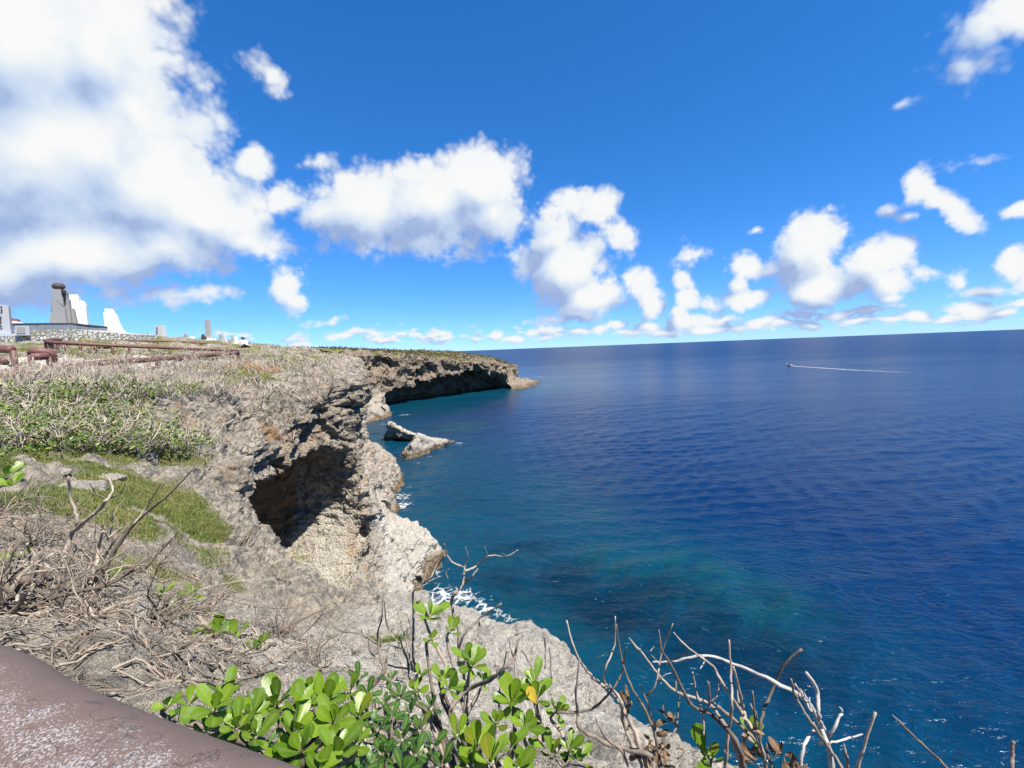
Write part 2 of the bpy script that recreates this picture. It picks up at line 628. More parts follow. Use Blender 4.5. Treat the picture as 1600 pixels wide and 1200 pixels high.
CTRL += [(0, 0, 18.35), (-3, 0, 18.45), (3, -0.5, 18.2), (0, -5, 18.5), (-9, -4, 18.9), (-1.2, 1.6, 18.1), (1.6, 1.8, 17.5), (3, 2, 16.9), (-20, -5, 19.6), (-40, 0, 20.5),
         (-90, 40, 22.6), (-150, 60, 23), (-150, -20, 23), (-150, 200, 22), (-60, 180, 21.5), (-70, 270, 20.5), (-25, 260, 17.5), (-5, 262, 12), (-20, 290, 14), (-60, 310, 17), (-150, 320, 19),
         (-22, 60, 19.6), (-30, 75, 19.8), (-45, 105, 20.2), (-54, 135, 20.6), (-50, 165, 20.3), (-19, 50, 19.3)]
CTRL = np.array(CTRL)


def tps_fit(pts):
    n = len(pts)
    d = np.linalg.norm(pts[:, None, :2] - pts[None, :, :2], axis=2)
    K = np.where(d > 0, d * d * np.log(d + 1e-9), 0) + np.eye(n) * 0.8
    Pm = np.concatenate([np.ones((n, 1)), pts[:, :2]], 1)
    A = np.zeros((n + 3, n + 3))
    A[:n, :n] = K
    A[:n, n:] = Pm
    A[n:, :n] = Pm.T
    return np.linalg.solve(A, np.concatenate([pts[:, 2], np.zeros(3)]))


TPS = tps_fit(CTRL)


def ground_h(x, y):
    h = TPS[-3] + TPS[-2] * x + TPS[-1] * y
    for (cx, cy, _), w in zip(CTRL, TPS[:-3]):
        d2 = (x - cx) ** 2 + (y - cy) ** 2 + 1e-6
        h = h + 0.5 * w * d2 * np.log(d2)
    return np.clip(h, 6, 26)


COAST = [(12, -14), (7, -4), (4.3, 0.5), (3.1, 2.6), (1.75, 4.6), (0.9, 6.4), (0.2, 7.4), (-0.9, 8.9), (-1.9, 9.8), (-4.2, 11.2), (-6.0, 13.2), (-7.0, 17), (-8.2, 24), (-10.4, 28.6),
         (-11.6, 33), (-14.5, 40), (-17.6, 47), (-20.2, 56), (-23.4, 66), (-28, 73), (-36, 86), (-45, 105), (-50, 125), (-52, 145), (-49, 160), (-30, 181), (-12, 203), (-1, 222), (2, 240),
         (-4, 268), (-30, 300), (-80, 325), (-400, 330), (-400, -80), (12, -80)]
COAST = np.array(COAST, float)


def poly_sd(x, y, poly):
    """signed distance, positive inside"""
    d2 = np.full(x.shape, 1e12)
    ins = np.zeros(x.shape, bool)
    n = len(poly)
    for i in range(n):
        ax, ay = poly[i]
        bx, by = poly[(i + 1) % n]
        ex, ey = bx - ax, by - ay
        t = np.clip(((x - ax) * ex + (y - ay) * ey) / (ex * ex + ey * ey), 0, 1)
        d2 = np.minimum(d2, (x - ax - t * ex) ** 2 + (y - ay - t * ey) ** 2)
        c = ((ay > y) != (by > y))
        with np.errstate(divide='ignore', invalid='ignore'):
            ins ^= c & (x < ex * (y - ay) / (ey if ey else 1e-9) + ax)
    return np.where(ins, 1, -1) * np.sqrt(d2)


# the open gully in front of the cave: between the near rim and the lip of the roof
WELL = np.array([tuple(P(*g)[:2]) for g in [(362, 792, 14.6), (430, 862, 14.4), (475, 890, 13.2), (560, 920, 11.6)]] + [(-4, 10.9), (6, 11), (6, 29.2)]
                + [tuple(P(*g)[:2]) for g in [(553, 690, 29.0), (520, 690, 26.4), (470, 700, 24), (440, 705, 21.5), (405, 738, 18.0), (380, 765, 15.6)]])
# hollows: centre, radii
CAVES = [((-14.2, 24.6, 10.3), (4.6, 5.4, 4.1)), ((-11.7, 26.2, 10.3), (2.3, 3.0, 4.0)), ((-13.4, 19.4, 10.4), (4.0, 4.2, 3.9)),
         ((-12.2, 22, 7.6), (3.6, 5.8, 2.2)),
         # under the headland
         ((-34, 190, 1.5), (16, 18, 9.5)), ((-22, 203, 2.0), (16, 17, 10.5)), ((-11, 212, 1.5), (11, 14, 7.5)), ((-48, 172, 1.0), (11, 12, 7.0)),
         ((-41, 181, 1.0), (13, 14, 8.5))]
# spurs and ledges of the pale lower rock: x, y, reach, how far out, height
TOES = [(-12, 34, 8, 3.6, 11.5), (-9.5, 42, 4.5, 5.5, 6.5), (-16.5, 48, 5, 3.6, 9.0), (-19, 56, 5, 3.6, 8.5), (-22, 66, 6.5, 8.0, 6.6), (-47, 138, 12, 16, 7.5), (2, 235, 26, 9, 3.0), (10, 262, 22, 16, 1.8),
        ]


def smax(a, b, k):
    m = np.clip(0.5 + 0.5 * (a - b) / k, 0, 1)
    return b + (a - b) * m + k * m * (1 - m)


def terrain_field(xs, ys, zs, fine):
    X, Y = np.meshgrid(xs, ys, indexing='ij')
    p2 = np.stack([X.ravel(), Y.ravel(), np.zeros(X.size)], 1)
    H = ground_h(X, Y)
    rough = np.clip((24 - np.hypot(X + 4, Y - 8)) / 20, 0.3, 1)
    H = H + (fbm(p2, 5.0, 2, 3) * 0.30 * rough.ravel()).reshape(X.shape)
    C = poly_sd(X, Y, COAST)
    WD = poly_sd(X, Y, WELL)
    toe = [(g, hh) for (tx, ty, r, g, hh) in TOES for g, hh in [(g * np.exp(-((X - tx) ** 2 + (Y - ty) ** 2) / (r * r)), hh)]]
    nx, ny, nz = len(xs), len(ys), len(zs)
    Fv = np.empty((nx, ny, nz), np.float32)
    floor = np.clip(6.2 + 0.62 * (X + 12.6), 5.4, 9.0) + 0.25 * fbm(p2, 3, 2, 5).reshape(X.shape)
    for k, z in enumerate(zs):
        p = np.stack([X.ravel(), Y.ravel(), np.full(X.size, z)], 1)
        pw = p * np.array([1, 1, 0.7])
        big = fine['big']
        n = (vnoise(pw, big, 1) * 0.20 * big + vnoise(pw, big * 0.42, 2) * 0.09 * big + ridged(pw, big * 0.22, 1, 4) * 0.035 * big).reshape(X.shape)
        c = C + n * np.clip((np.hypot(X, Y) - 3) / 10, 0.15, 1)
        # a batter of talus and wave-cut toe under the wall
        ext = 0.9 * np.clip((9 - z) / 9, 0, 1) ** 1.5
        for g, hh in toe:
            ext = ext + g * np.clip((hh - z) / hh, 0, 1.3) ** 0.9
        # wave notch just above the water
        ext = ext - 0.5 * np.exp(-((z - 0.9) / 0.7) ** 2)
        c = c + ext
        f = smax(z - H, -c, 0.5 if fine['big'] < 9 else 1.5)
        w = np.minimum(WD + 0.55 * n, z - floor)
        f = smax(f, w, 0.35)
        for (cx, cy, cz), (rx, ry, rz) in CAVES:
            if abs(z - cz) < rz * 1.6:
                e = np.sqrt(((X - cx) / rx) ** 2 + ((Y - cy) / ry) ** 2 + ((z - cz) / rz) ** 2)
                f = smax(f, (1 - e) * min(rx, ry, rz) + 0.5 * n, 0.4)
        Fv[:, :, k] = f
    return Fv


SPOTS_GRASS = [(95, 738, 9.2, 2.0, 1), (0, 720, 9.5, 2.4, 1), (205, 770, 9.5, .9, .8), (90, 700, 11.3, 2.0, .9), (30, 800, 7, 1.6, .9), (292, 842, 8.8, .5, .8), (345, 890, 8.4, .45, .7),
               (240, 860, 6.5, .8, .6), (565, 1000, 7.5, .55, .9), (620, 1020, 6.6, .35, .6), (320, 655, 16, 1.0, .6), (60, 660, 13, 2.5, .8), (250, 640, 15, 2.2, .6), (70, 545, 33, 6, 1.2), (150, 548, 31, 5, 1.2)]
SPOTS_GRASS = [(*P(a, b, c)[:2], r, g) for a, b, c, r, g in SPOTS_GRASS]
SPOTS_SOIL = [(395, 583, 30, 2.2, 1.1), (420, 640, 22, .7, .4), (520, 880, 22, 1.4, .38), (300, 655, 17, .8, .4), (455, 690, 23, .7, .35), (535, 760, 28.4, 1.3, .36)]
SPOTS_SOIL = [(*P(a, b, c)[:2], r, g) for a, b, c, r, g in SPOTS_SOIL]


def spot_mask(V, spots):
    m = np.zeros(len(V))
    for x, y, r, g in spots:
        m = np.maximum(m, g * np.exp(-(((V[:, 0] - x) ** 2 + (V[:, 1] - y) ** 2) / (r * r)) ** 1.5))
    return m


LAND_PARTS = []


def relief_disp(V, N, fine):
    """limestone relief: karst ribs and pits, and blocks that stand proud of each other with open joints"""
    pw = V * np.array([1, 1, 1.35])
    dsp = np.zeros(len(V))
    for sc, am in fine['disp']:
        dsp += am * (0.6 * ridged(pw, sc, 1, sc) + 0.6 * vnoise(pw, sc * 0.8, sc + 3))
    dsp -= np.clip(vnoise(pw, fine['pit'], 6.1) - 0.30, 0, 1) * fine['pitd']
    wp = V + 0.35 * fine['blk'] * np.stack([vnoise(V, fine['blk'], 31 + k) for k in range(3)], 1)
    for sc, stepa, crack in ((fine['blk'], .16, .13), (fine['blk'] * 0.37, .17, .12)):
        f1, f2, rv = worley(wp * np.array([1, 1, 1.5]), sc, sc)
        dsp += sc * (stepa * (rv - 0.5) - crack * np.clip(1 - (f2 - f1) / 0.16, 0, 1) * (rv > 0.25))
    # big joint-bounded blocks and bedding ledges on the steep faces
    f1, f2, rv = worley(wp * np.array([1, 1, 1.3]), fine['blk'] * 2.3, 5)
    steep = np.clip(1.1 - np.abs(N[:, 2]) * 1.2, 0, 1)
    dsp += fine['blk'] * (0.42 * (rv - 0.5) - 0.30 * np.clip(1 - (f2 - f1) / 0.09, 0, 1)) * (0.35 + 0.65 * steep) * fine.get('big_blocks', 1.0)
    bed = V[:, 2] / (0.8 * fine['blk']) + 0.9 * vnoise(V, 4 * fine['blk'], 44) + 0.15 * V[:, 0] / fine['blk']
    dsp += fine['blk'] * 0.20 * (np.mod(bed, 1.0) - 0.5) * steep * np.clip(vnoise(V, 5 * fine['blk'], 48) + 0.5, 0, 1)
    return dsp * (1 - 0.3 * np.clip(N[:, 2], 0, 1))


def make_patch(name, lo, hi, h, cut=None, fine=None, outer=None):
    xs = np.arange(lo[0], hi[0] + h, h)
    ys = np.arange(lo[1], hi[1] + h, h)
    zs = np.arange(lo[2], hi[2] + h, h)
    F = terrain_field(xs, ys, zs, fine)
    V, Q = surface_nets(F, (xs[0], ys[0], zs[0]), h)
    del F
    if cut is not None:
        for ct in (cut if isinstance(cut, list) else [cut]):
            ctr = V[Q].mean(1)
            inside = np.ones(len(Q), bool)
            for ax in range(3):
                inside &= (ctr[:, ax] > ct[0][ax]) & (ctr[:, ax] < ct[1][ax])
            Q = Q[~inside]
        used, inv = np.unique(Q, return_inverse=True)
        V, Q = V[used], inv.reshape(Q.shape).astype(np.int32)
    for _ in range(fine.get('sub', 0)):
        V, Q = subdivide_quads(V, Q)
    N = vertex_normals(V, Q)
    edge = V[:, 2] < 19.9
    grass = spot_mask(V, SPOTS_GRASS)
    far = np.clip((V[:, 1] - 22) / 14, 0, 1)
    inland = poly_sd(V[:, 0], V[:, 1], COAST)
    plateau = far * np.clip((N[:, 2] - 0.75) / 0.2, 0, 1) * np.clip((inland - 1.5) / 3.5, 0, 1)
    gn = fbm(V * np.array([1, 1, 0.2]), 2.2, 3, 9)
    grass = np.clip(np.maximum(grass * 1.15, plateau * 0.62) + gn * 0.55 * (np.maximum(grass, plateau) > 0.05), 0, 1) * np.clip((N[:, 2] - 0.45) / 0.3, 0, 1)
    grass = grass * np.clip(0.92 + 1.25 * fbm(V * np.array([1, 1, .3]), 0.9, 3, 27), 0, 1) if name != 'headland' else grass
    rockness = 1 - 0.75 * grass
    dsp = relief_disp(V, N, fine)
    if outer is not None:           # towards the rim of the patch take on the relief of the coarser neighbour
        rim = np.minimum(np.minimum(V[:, 0] - lo[0], hi[0] - V[:, 0]), np.minimum(V[:, 1] - lo[1], hi[1] - V[:, 1]))
        wgt = np.clip((rim - 1.0) / outer[1], 0, 1)
        dsp = dsp * wgt + relief_disp(V, N, outer[0]) * (1 - wgt)
    dsp *= rockness
    for (cx, cy, cz), (rx, ry, rz) in CAVES[:4]:          # the hollow is smoother than the weathered outside
        e = np.sqrt(((V[:, 0] - cx) / rx) ** 2 + ((V[:, 1] - cy) / ry) ** 2 + ((V[:, 2] - cz) / rz) ** 2)
        dsp *= np.where(e < 1.15, 0.55, 1.0)
    dsp += fine['grain'] * np.random.default_rng(5).normal(0, 1, len(V)).clip(-2, 2) * rockness
    V = V + N * dsp[:, None].astype(np.float32)
    soil = np.clip(spot_mask(V, SPOTS_SOIL) + 0.25 * gn * (spot_mask(V, SPOTS_SOIL) > 0.1), 0, 1)
    white = np.clip((10.5 - V[:, 2] + fbm(V, 6, 2, 12) * 2.2) / 3.0, 0, 1) * np.clip((V[:, 0] + 13 - 0.15 * (V[:, 1] - 30) + 3 * (V[:, 1] > 45)) / 3 + 1, 0, 1)
    white = np.where(V[:, 1] > 125, np.clip((8.5 - V[:, 2]) / 3, 0, 1) * (V[:, 1] < 160), white)
    near_white = np.clip(1 - np.hypot((V[:, 0] + 0.6) / 5.0, (V[:, 1] - 7.0) / 5.5), 0, 1) * 1.9 + 0.25 * fbm(V, 1.6, 2, 19)
    near_white = np.where(V[:, 1] < 14, near_white, 0)
    weath_shade = np.clip(1 - N[:, 2] * 0.8, 0, 1) * np.clip((V[:, 1] - 19) / 6, 0, 1) * np.clip((V[:, 2] - 10.5) / 3, 0, 1) * 0.55
    weath_shade = np.where(V[:, 1] > 128, 0.75 + 0.25 * np.clip((V[:, 2] - 2) / 7, 0, 1), weath_shade)  # headland: weathered brown, plus shade under the overhang painted in as darker rock
    white = np.clip(np.maximum(white, near_white), 0, 1)
    me = build_mesh(name, V, Q, smooth=False, attrs={'grass': grass, 'soil': soil, 'pale': white, 'weath_shade': weath_shade})
    o = link(name, me, 'limestone', kind='structure')
    LAND_PARTS.append((o, V, Q, grass))
    return o


# ------------------------------------------------------------------ limestone
def make_limestone(name='limestone', bump_scale=1.0):
    m, t, b, out = new_mat(name)
    geo = t.n('ShaderNodeNewGeometry')
    pos = geo.outputs['Position']
    sp = t.n('ShaderNodeSeparateXYZ')
    t.link(pos, sp.inputs[0])
    nz = t.n('ShaderNodeSeparateXYZ')
    t.link(geo.outputs['Normal'], nz.inputs[0])
    n1 = t.noise(pos, 0.35, 5, 0.6)
    n2 = t.noise(pos, 1.7, 6, 0.68, 0.4)
    n3 = t.noise(pos, 7.0, 5, 0.7)
    base = t.ramp(t.math('MULTIPLY_ADD', n1, 0.45, t.math('MULTIPLY', n2, 0.55)),
                  [(0.34, (0.22, 0.195, 0.16)), (0.44, (0.40, 0.355, 0.29)), (0.51, (0.59, 0.515, 0.41)), (0.58, (0.70, 0.61, 0.48)), (0.68, (0.40, 0.36, 0.30))])
    # ochre stain in blotches
    st = t.mapr(t.noise(pos, 0.8, 6, 0.62, 0.8), 0.56, 0.70)
    base = t.mix(t.math('MULTIPLY', st, 0.6), base, (0.52, 0.34, 0.17))
    # black lichen crust in patches and specks
    cr = t.mapr(t.math('MULTIPLY_ADD', n1, 0.35, t.math('MULTIPLY', t.noise(pos, 2.6, 6, 0.72, 0.3), 0.7)), 0.51, 0.62)
    base = t.mix(t.math('MULTIPLY', cr, 0.82), base, t.mix(n3, (0.12, 0.118, 0.112), (0.26, 0.252, 0.235)))
    # pale bleached rock near the sea
    pale = t.attr('pale')
    pc = t.ramp(n2, [(0.28, (0.50, 0.475, 0.415)), (0.5, (0.74, 0.695, 0.605)), (0.75, (0.82, 0.775, 0.68))])
    base = t.mix(t.math('MULTIPLY', pale, 0.9), base, pc)
    base = t.mix(t.math('MULTIPLY', t.attr('weath_shade'), t.mapr(n2, 0.3, 0.7, 1.0, 0.55)), base, t.mix(1.0, base, (0.50, 0.43, 0.37), 'MULTIPLY'))  # brown weathering, and on the headland painted overhang shade
    grain = t.noise(pos, 13.0, 4, 0.75)
    base = t.mix(1.0, base, t.ramp(grain, [(0.32, (0.66, 0.64, 0.61)), (0.5, (1.0, 1.0, 1.0)), (0.68, (1.2, 1.19, 1.17))]), 'MULTIPLY')
    speck = t.mapr(n3, 0.34, 0.46, 1.0, 0.0)
    base = t.mix(t.math('MULTIPLY', speck, 0.5), base, (0.16, 0.15, 0.13))
    # brown algal band at the waterline
    tide = t.mapr(t.math('ADD', sp.outputs[2], t.math('MULTIPLY_ADD', n1, -3.0, 1.5)), 1.5, 0.5)
    base = t.mix(t.math('MULTIPLY', tide, 0.9), base, t.ramp(n2, [(0.35, (0.05, 0.032, 0.016)), (0.5, (0.17, 0.11, 0.055)), (0.65, (0.34, 0.25, 0.15))]))
    # bare red-orange soil, thin turf
    base = t.mix(t.mapr(t.attr('soil'), 0.2, 0.65), base, t.mix(n3, (0.34, 0.18, 0.08), (0.52, 0.34, 0.19)))
    gcol = t.ramp(t.noise(pos, 3.0, 7, 0.7), [(0.3, (0.11, 0.125, 0.03)), (0.48, (0.19, 0.22, 0.05)), (0.58, (0.27, 0.26, 0.09)), (0.7, (0.38, 0.31, 0.16))])
    gm = t.mapr(t.math('ADD', t.attr('grass'), t.math('MULTIPLY_ADD', n3, 1.3, -0.65)), 0.22, 0.62)
    base = t.mix(gm, base, gcol)
    t.link(base, b.inputs['Base Color'])
    b.inputs['Roughness'].default_value = 0.92
    b.inputs['Specular IOR Level'].default_value = 0.18
    vor = t.voro(t.vmath('ADD', pos, t.vmath('SCALE', t.noise(pos, 3, 3, color=True), scale=0.3)), 4.5, 'F1', detail=2.0)
    hgt = t.math('ADD', t.math('MULTIPLY', t.noise(pos, 2.8, 7, 0.84), 1.0), t.math('MULTIPLY', vor, 0.45))
    bp = t.bump(hgt, 0.9, 0.34 * bump_scale)
    bp2 = t.bump(grain, 0.5, 0.06 * bump_scale, bp)
    t.link(bp2, b.inputs['Normal'])
    return m


make_limestone()
A0 = ((-9.0, 0.6, 12.0), (6.0, 11.0, 19.6))
A1 = ((-36.0, -5.0, -1.6), (6.4, 47.0, 22.5))
B1 = ((-115.0, -30.0, -2.0), (8.0, 140.0, 25.0))
def shrink(b, k):
    return (tuple(c + k for c in b[0][:2]) + (-9,), tuple(c - k for c in b[1][:2]) + (99,))


cutA = ((A0[0][0] + .7, A0[0][1] + .3, 12.6), (A0[1][0] - .3, A0[1][1] - .7, 99))
NEAR = dict(big=5.0, disp=[(0.9, .11), (0.38, .08), (0.17, .045)], pit=0.32, pitd=.16, blk=0.75, sub=1, grain=.004, big_blocks=0.5)
MID = dict(big=5.0, disp=[(1.7, .30), (0.9, .24), (0.45, .15)], pit=0.8, pitd=.50, blk=1.7, sub=1, grain=.028)
FARM = dict(big=5.0, disp=[(4, .55), (2.0, .40)], pit=2.5, pitd=1.0, blk=3.5, grain=.10)
HEAD = dict(big=11.0, disp=[(8, 1.3), (3.5, 1.2)], pit=4.0, pitd=2.2, blk=7.0, grain=.22)
make_patch('foreground_rock', A0[0], A0[1], 0.085, None, NEAR, (MID, 1.2))
make_patch('cliff', A1[0], A1[1], 0.22, cutA, MID)
A2 = ((-34.0, 45.5, -1.6), (-6.0, 78.0, 22.5))
make_patch('cliff', A2[0], A2[1], 0.26, None, dict(MID, sub=0))
make_patch('plateau', B1[0], B1[1], 0.75, [shrink(A1, 1.5), shrink(A2, 1.5)], FARM)
make_patch('headland', (-330, 134.0, -3.0), (40.0, 336.0, 25.0), 1.15, ((-400, 0, -9), (99, 139.0, 99)), HEAD)
# ------------------------------------------------------------------ the sea
def make_water():
    m, t, b, out = new_mat('sea_water')
    geo = t.n('ShaderNodeNewGeometry')
    pos = geo.outputs['Position']
    shore = t.attr('shore')
    reef = t.attr('reef')
    n1 = t.noise(pos, 0.09, 6, 0.65, 0.6)
    n2 = t.noise(pos, 0.55, 6, 0.65, 0.5)
    deep = (0.0008, 0.0225, 0.092)
    teal = (0.0035, 0.058, 0.086)
    col = t.mix(t.mapr(t.math('ADD', shore, t.math('MULTIPLY_ADD', n1, 30, -15)), 48, 3), deep, (0.0022, 0.050, 0.092))
    # wind lanes: long patches of smoother and more ruffled water
    mw = t.n('ShaderNodeMapping')
    t.link(pos, mw.inputs['Vector'])
    mw.inputs['Rotation'].default_value = (0, 0, math.radians(12))
    mw.inputs['Scale'].default_value = (0.25, 1.0, 1.0)
    lane = t.noise(mw.outputs[0], 0.016, 4, 0.6, 0.6)
    col = t.mix(1.0, col, t.ramp(lane, [(0.3, (0.72, 0.80, 0.85)), (0.5, (1.0, 1.0, 1.0)), (0.7, (1.3, 1.25, 1.15))]), 'MULTIPLY')
    rm = t.mapr(t.math('ADD', reef, t.math('MULTIPLY_ADD', n1, 1.9, -0.95)), 0.15, 1.0)
    rm = t.math('MULTIPLY', rm, t.mapr(n2, 0.36, 0.58, 0.35, 1.0))
    col = t.mix(rm, col, teal)
    dark = t.mapr(t.math('ADD', t.attr('weed'), t.math('MULTIPLY_ADD', n1, 2.0, -1.0)), 0.2, 1.0)
    col = t.mix(t.math('MULTIPLY', dark, 0.75), col, (0.0012, 0.010, 0.028))
    fo = t.attr('foam')
    web = t.voro(t.vmath('ADD', pos, t.vmath('SCALE', t.noise(pos, 1.2, 4, color=True), scale=1.2)), 0.9, 'DISTANCE_TO_EDGE')
    fm = t.math('ADD', t.math('MULTIPLY_ADD', t.noise(pos, 1.5, 8, 0.75, 0.8), 1.6, -0.95), t.mapr(web, 0.0, 0.16, 0.35, 0.0))
    fm = t.mapr(t.math('ADD', t.math('MULTIPLY', fo, 1.25), t.math('SUBTRACT', fm, 0.70)), 0.12, 0.60)
    fm = t.math('MULTIPLY', fm, t.mapr(fo, 0.02, 0.12))
    col = t.mix(fm, col, (0.78, 0.80, 0.80))
    t.link(col, b.inputs['Base Color'])
    # beyond a few hundred metres the wavelets are too small to see one by one: a rougher sheet
    t.link(t.math('MULTIPLY_ADD', fm, 0.6, t.math('MULTIPLY_ADD', lane, 0.16, t.mapr(t.math('LOGARITHM', t.math('ADD', shore, 20), 10.0), 1.5, 3.2, 0.10, 0.30))), b.inputs['Roughness'])
    b.inputs['IOR'].default_value = 1.333
    b.inputs['Specular IOR Level'].default_value = 0.22
    # ripples: long swell runs in the mesh, wind chop here
    mp = t.n('ShaderNodeMapping')
    t.link(pos, mp.inputs['Vector'])
    mp.inputs['Rotation'].default_value = (0, 0, math.radians(28))
    mp.inputs['Scale'].default_value = (0.62, 1.2, 1.0)
    chop = t.noise(mp.outputs[0], 0.62, 3, 0.55, 0.5)
    crest = t.math('SUBTRACT', 1.0, t.math('ABSOLUTE', t.math('MULTIPLY_ADD', chop, 2.6, -1.3)))
    rip = t.noise(mp.outputs[0], 2.2, 4, 0.6, 0.4)
    far = t.noise(mp.outputs[0], 0.16, 3, 0.5, 0.3)
    swell = t.noise(mp.outputs[0], 0.045, 3, 0.6, 0.3)
    h = t.math('ADD', t.math('MULTIPLY_ADD', crest, 0.42, t.math('MULTIPLY', swell, 2.2)), t.math('ADD', t.math('MULTIPLY', rip, 0.36), t.math('MULTIPLY', far, 0.35)))
    h = t.math('ADD', h, t.math('MULTIPLY', fm, 0.15))
    t.link(t.bump(h, 1.0, 0.31), b.inputs['Normal'])


make_water()
WATER_REEF = [(980, 880, 7, 1.0), (1060, 905, 8, 1.0), (1150, 940, 7, .9), (1215, 970, 5, .5), (900, 800, 10, .55), (840, 770, 10, .6), (790, 870, 9, .5),
              (800, 960, 6, .7), (860, 985, 5, .7), (930, 1010, 6, .6), (1000, 1060, 5, .45), (720, 800, 9, .45), (760, 700, 12, .4), (720, 665, 10, .9), (700, 640, 14, .8), (650, 637, 10, .8), (1010, 850, 7, .6), (750, 628, 12, .7)]
WATER_WEED = [(900, 905, 6, .9), (980, 945, 6, 1.0), (1070, 985, 6, .9), (1180, 1020, 6, .7), (830, 850, 7, .6), (1250, 1080, 6, .5), (620, 720, 8, .6), (760, 790, 8, .4), (660, 640, 6, .3), (800, 905, 6, .6), (1290, 1010, 7, .5)]
FOAM = [(628, 775, 3.0, .8), (622, 790, 3.0, .85), (648, 880, 3.2, .95), (655, 900, 2.6, .95), (720, 932, 2.4, .9), (760, 950, 2.2, .8), (785, 965, 1.8, .7), (690, 930, 2.4, .9), (716, 693, 2.0, .75), (692, 702, 1.6, .7), (672, 713, 1.6, .7), (652, 723, 1.6, .65),
        (848, 577, 7, .9), (846, 588, 7, .9), (810, 605, 6, .9), (632, 648, 3, .8), (605, 662, 4, .7), (738, 613, 4, .6), (800, 608, 5, .6), (600, 700, 3, .35), (640, 760, 2.4, .6), (650, 850, 2, .6)]


def water_mesh():
    az = np.concatenate([np.linspace(-1.30, -0.62, 70)[:-1], np.linspace(-0.62, 1.15, 360), np.linspace(1.15, 2 * math.pi - 1.30, 60)[1:]])
    r = np.concatenate([np.exp(np.linspace(math.log(9.0), math.log(240.0), 480)), np.exp(np.linspace(math.log(243.0), math.log(45000.0), 120))])
    A, Rr = np.meshgrid(az, r, indexing='ij')
    X = np.sin(A) * Rr
    Y = np.cos(A) * Rr
    p = np.stack([X.ravel(), Y.ravel(), np.zeros(X.size)], 1)
    # crossing wave trains with wandering phase
    Z = np.zeros(len(p))
    wob = fbm(p, 14, 2, 21) * 2.6
    for ang, L, a in [(118, 5.2, .07), (96, 3.1, .06), (140, 2.2, .05), (75, 1.6, .035), (128, 1.15, .025), (104, 9.5, .05), (160, 3.9, .045)]:
        k = 2 * math.pi / L
        ph = (p[:, 0] * math.cos(math.radians(ang)) + p[:, 1] * math.sin(math.radians(ang))) * k + wob * (0.6 + 2.5 / L) + ang
        s = np.sin(ph)
        env = 0.55 + 0.45 * vnoise(p, 6 + 3 * L, ang)
        env = env * np.clip((L * 70 - Rr.ravel()) / (L * 35), 0, 1)
        Z += a * env * (2 * ((s + 1) / 2) ** 1.6 - 1)
    Z *= np.clip((230 - Rr.ravel()) / 120, 0, 1)
    sh = -poly_sd(p[:, 0], p[:, 1], COAST)
    def spots(lst):
        m = np.zeros(len(p))
        for px, py, rad, g in lst:
            q = PZ(px, py, 0)
            m = np.maximum(m, g * np.exp(-((p[:, 0] - q[0]) ** 2 + (p[:, 1] - q[1]) ** 2) / (rad * rad)))
        return m
    nA, nR = A.shape
    ii, jj = np.meshgrid(np.arange(nA - 1), np.arange(nR - 1), indexing='ij')
    a = (ii * nR + jj).ravel()
    Q = np.stack([a, a + 1, a + nR + 1, a + nR], 1)
    V = np.stack([p[:, 0], p[:, 1], Z], 1)
    keep = (sh > -16).reshape(A.shape)
    kq = keep.ravel()[Q].any(1)
    me = build_mesh('sea', V, Q[kq][:, ::-1], attrs={'shore': np.clip(sh, 0, 500), 'reef': spots(WATER_REEF), 'weed': spots(WATER_WEED), 'foam': spots(FOAM)})
    return link('sea', me, 'sea_water', kind='structure')


water_mesh()
# ------------------------------------------------------------------ standing on the ground
dg = bpy.context.evaluated_depsgraph_get()
LAND_BVH = [BVHTree.FromObject(o, dg) for o, *_ in LAND_PARTS]


def top_z(x, y, zmax=40.0):
    best = None
    for b in LAND_BVH:
        hit = b.ray_cast(Vector((x, y, zmax)), Vector((0, 0, -1)))
        if hit[0] is not None and (best is None or hit[0].z > best):
            best = hit[0].z
    return best if best is not None else float(ground_h(np.array([x]), np.array([y]))[0])


# ------------------------------------------------------------------ mesh collecting
TUBE_IDX = {}


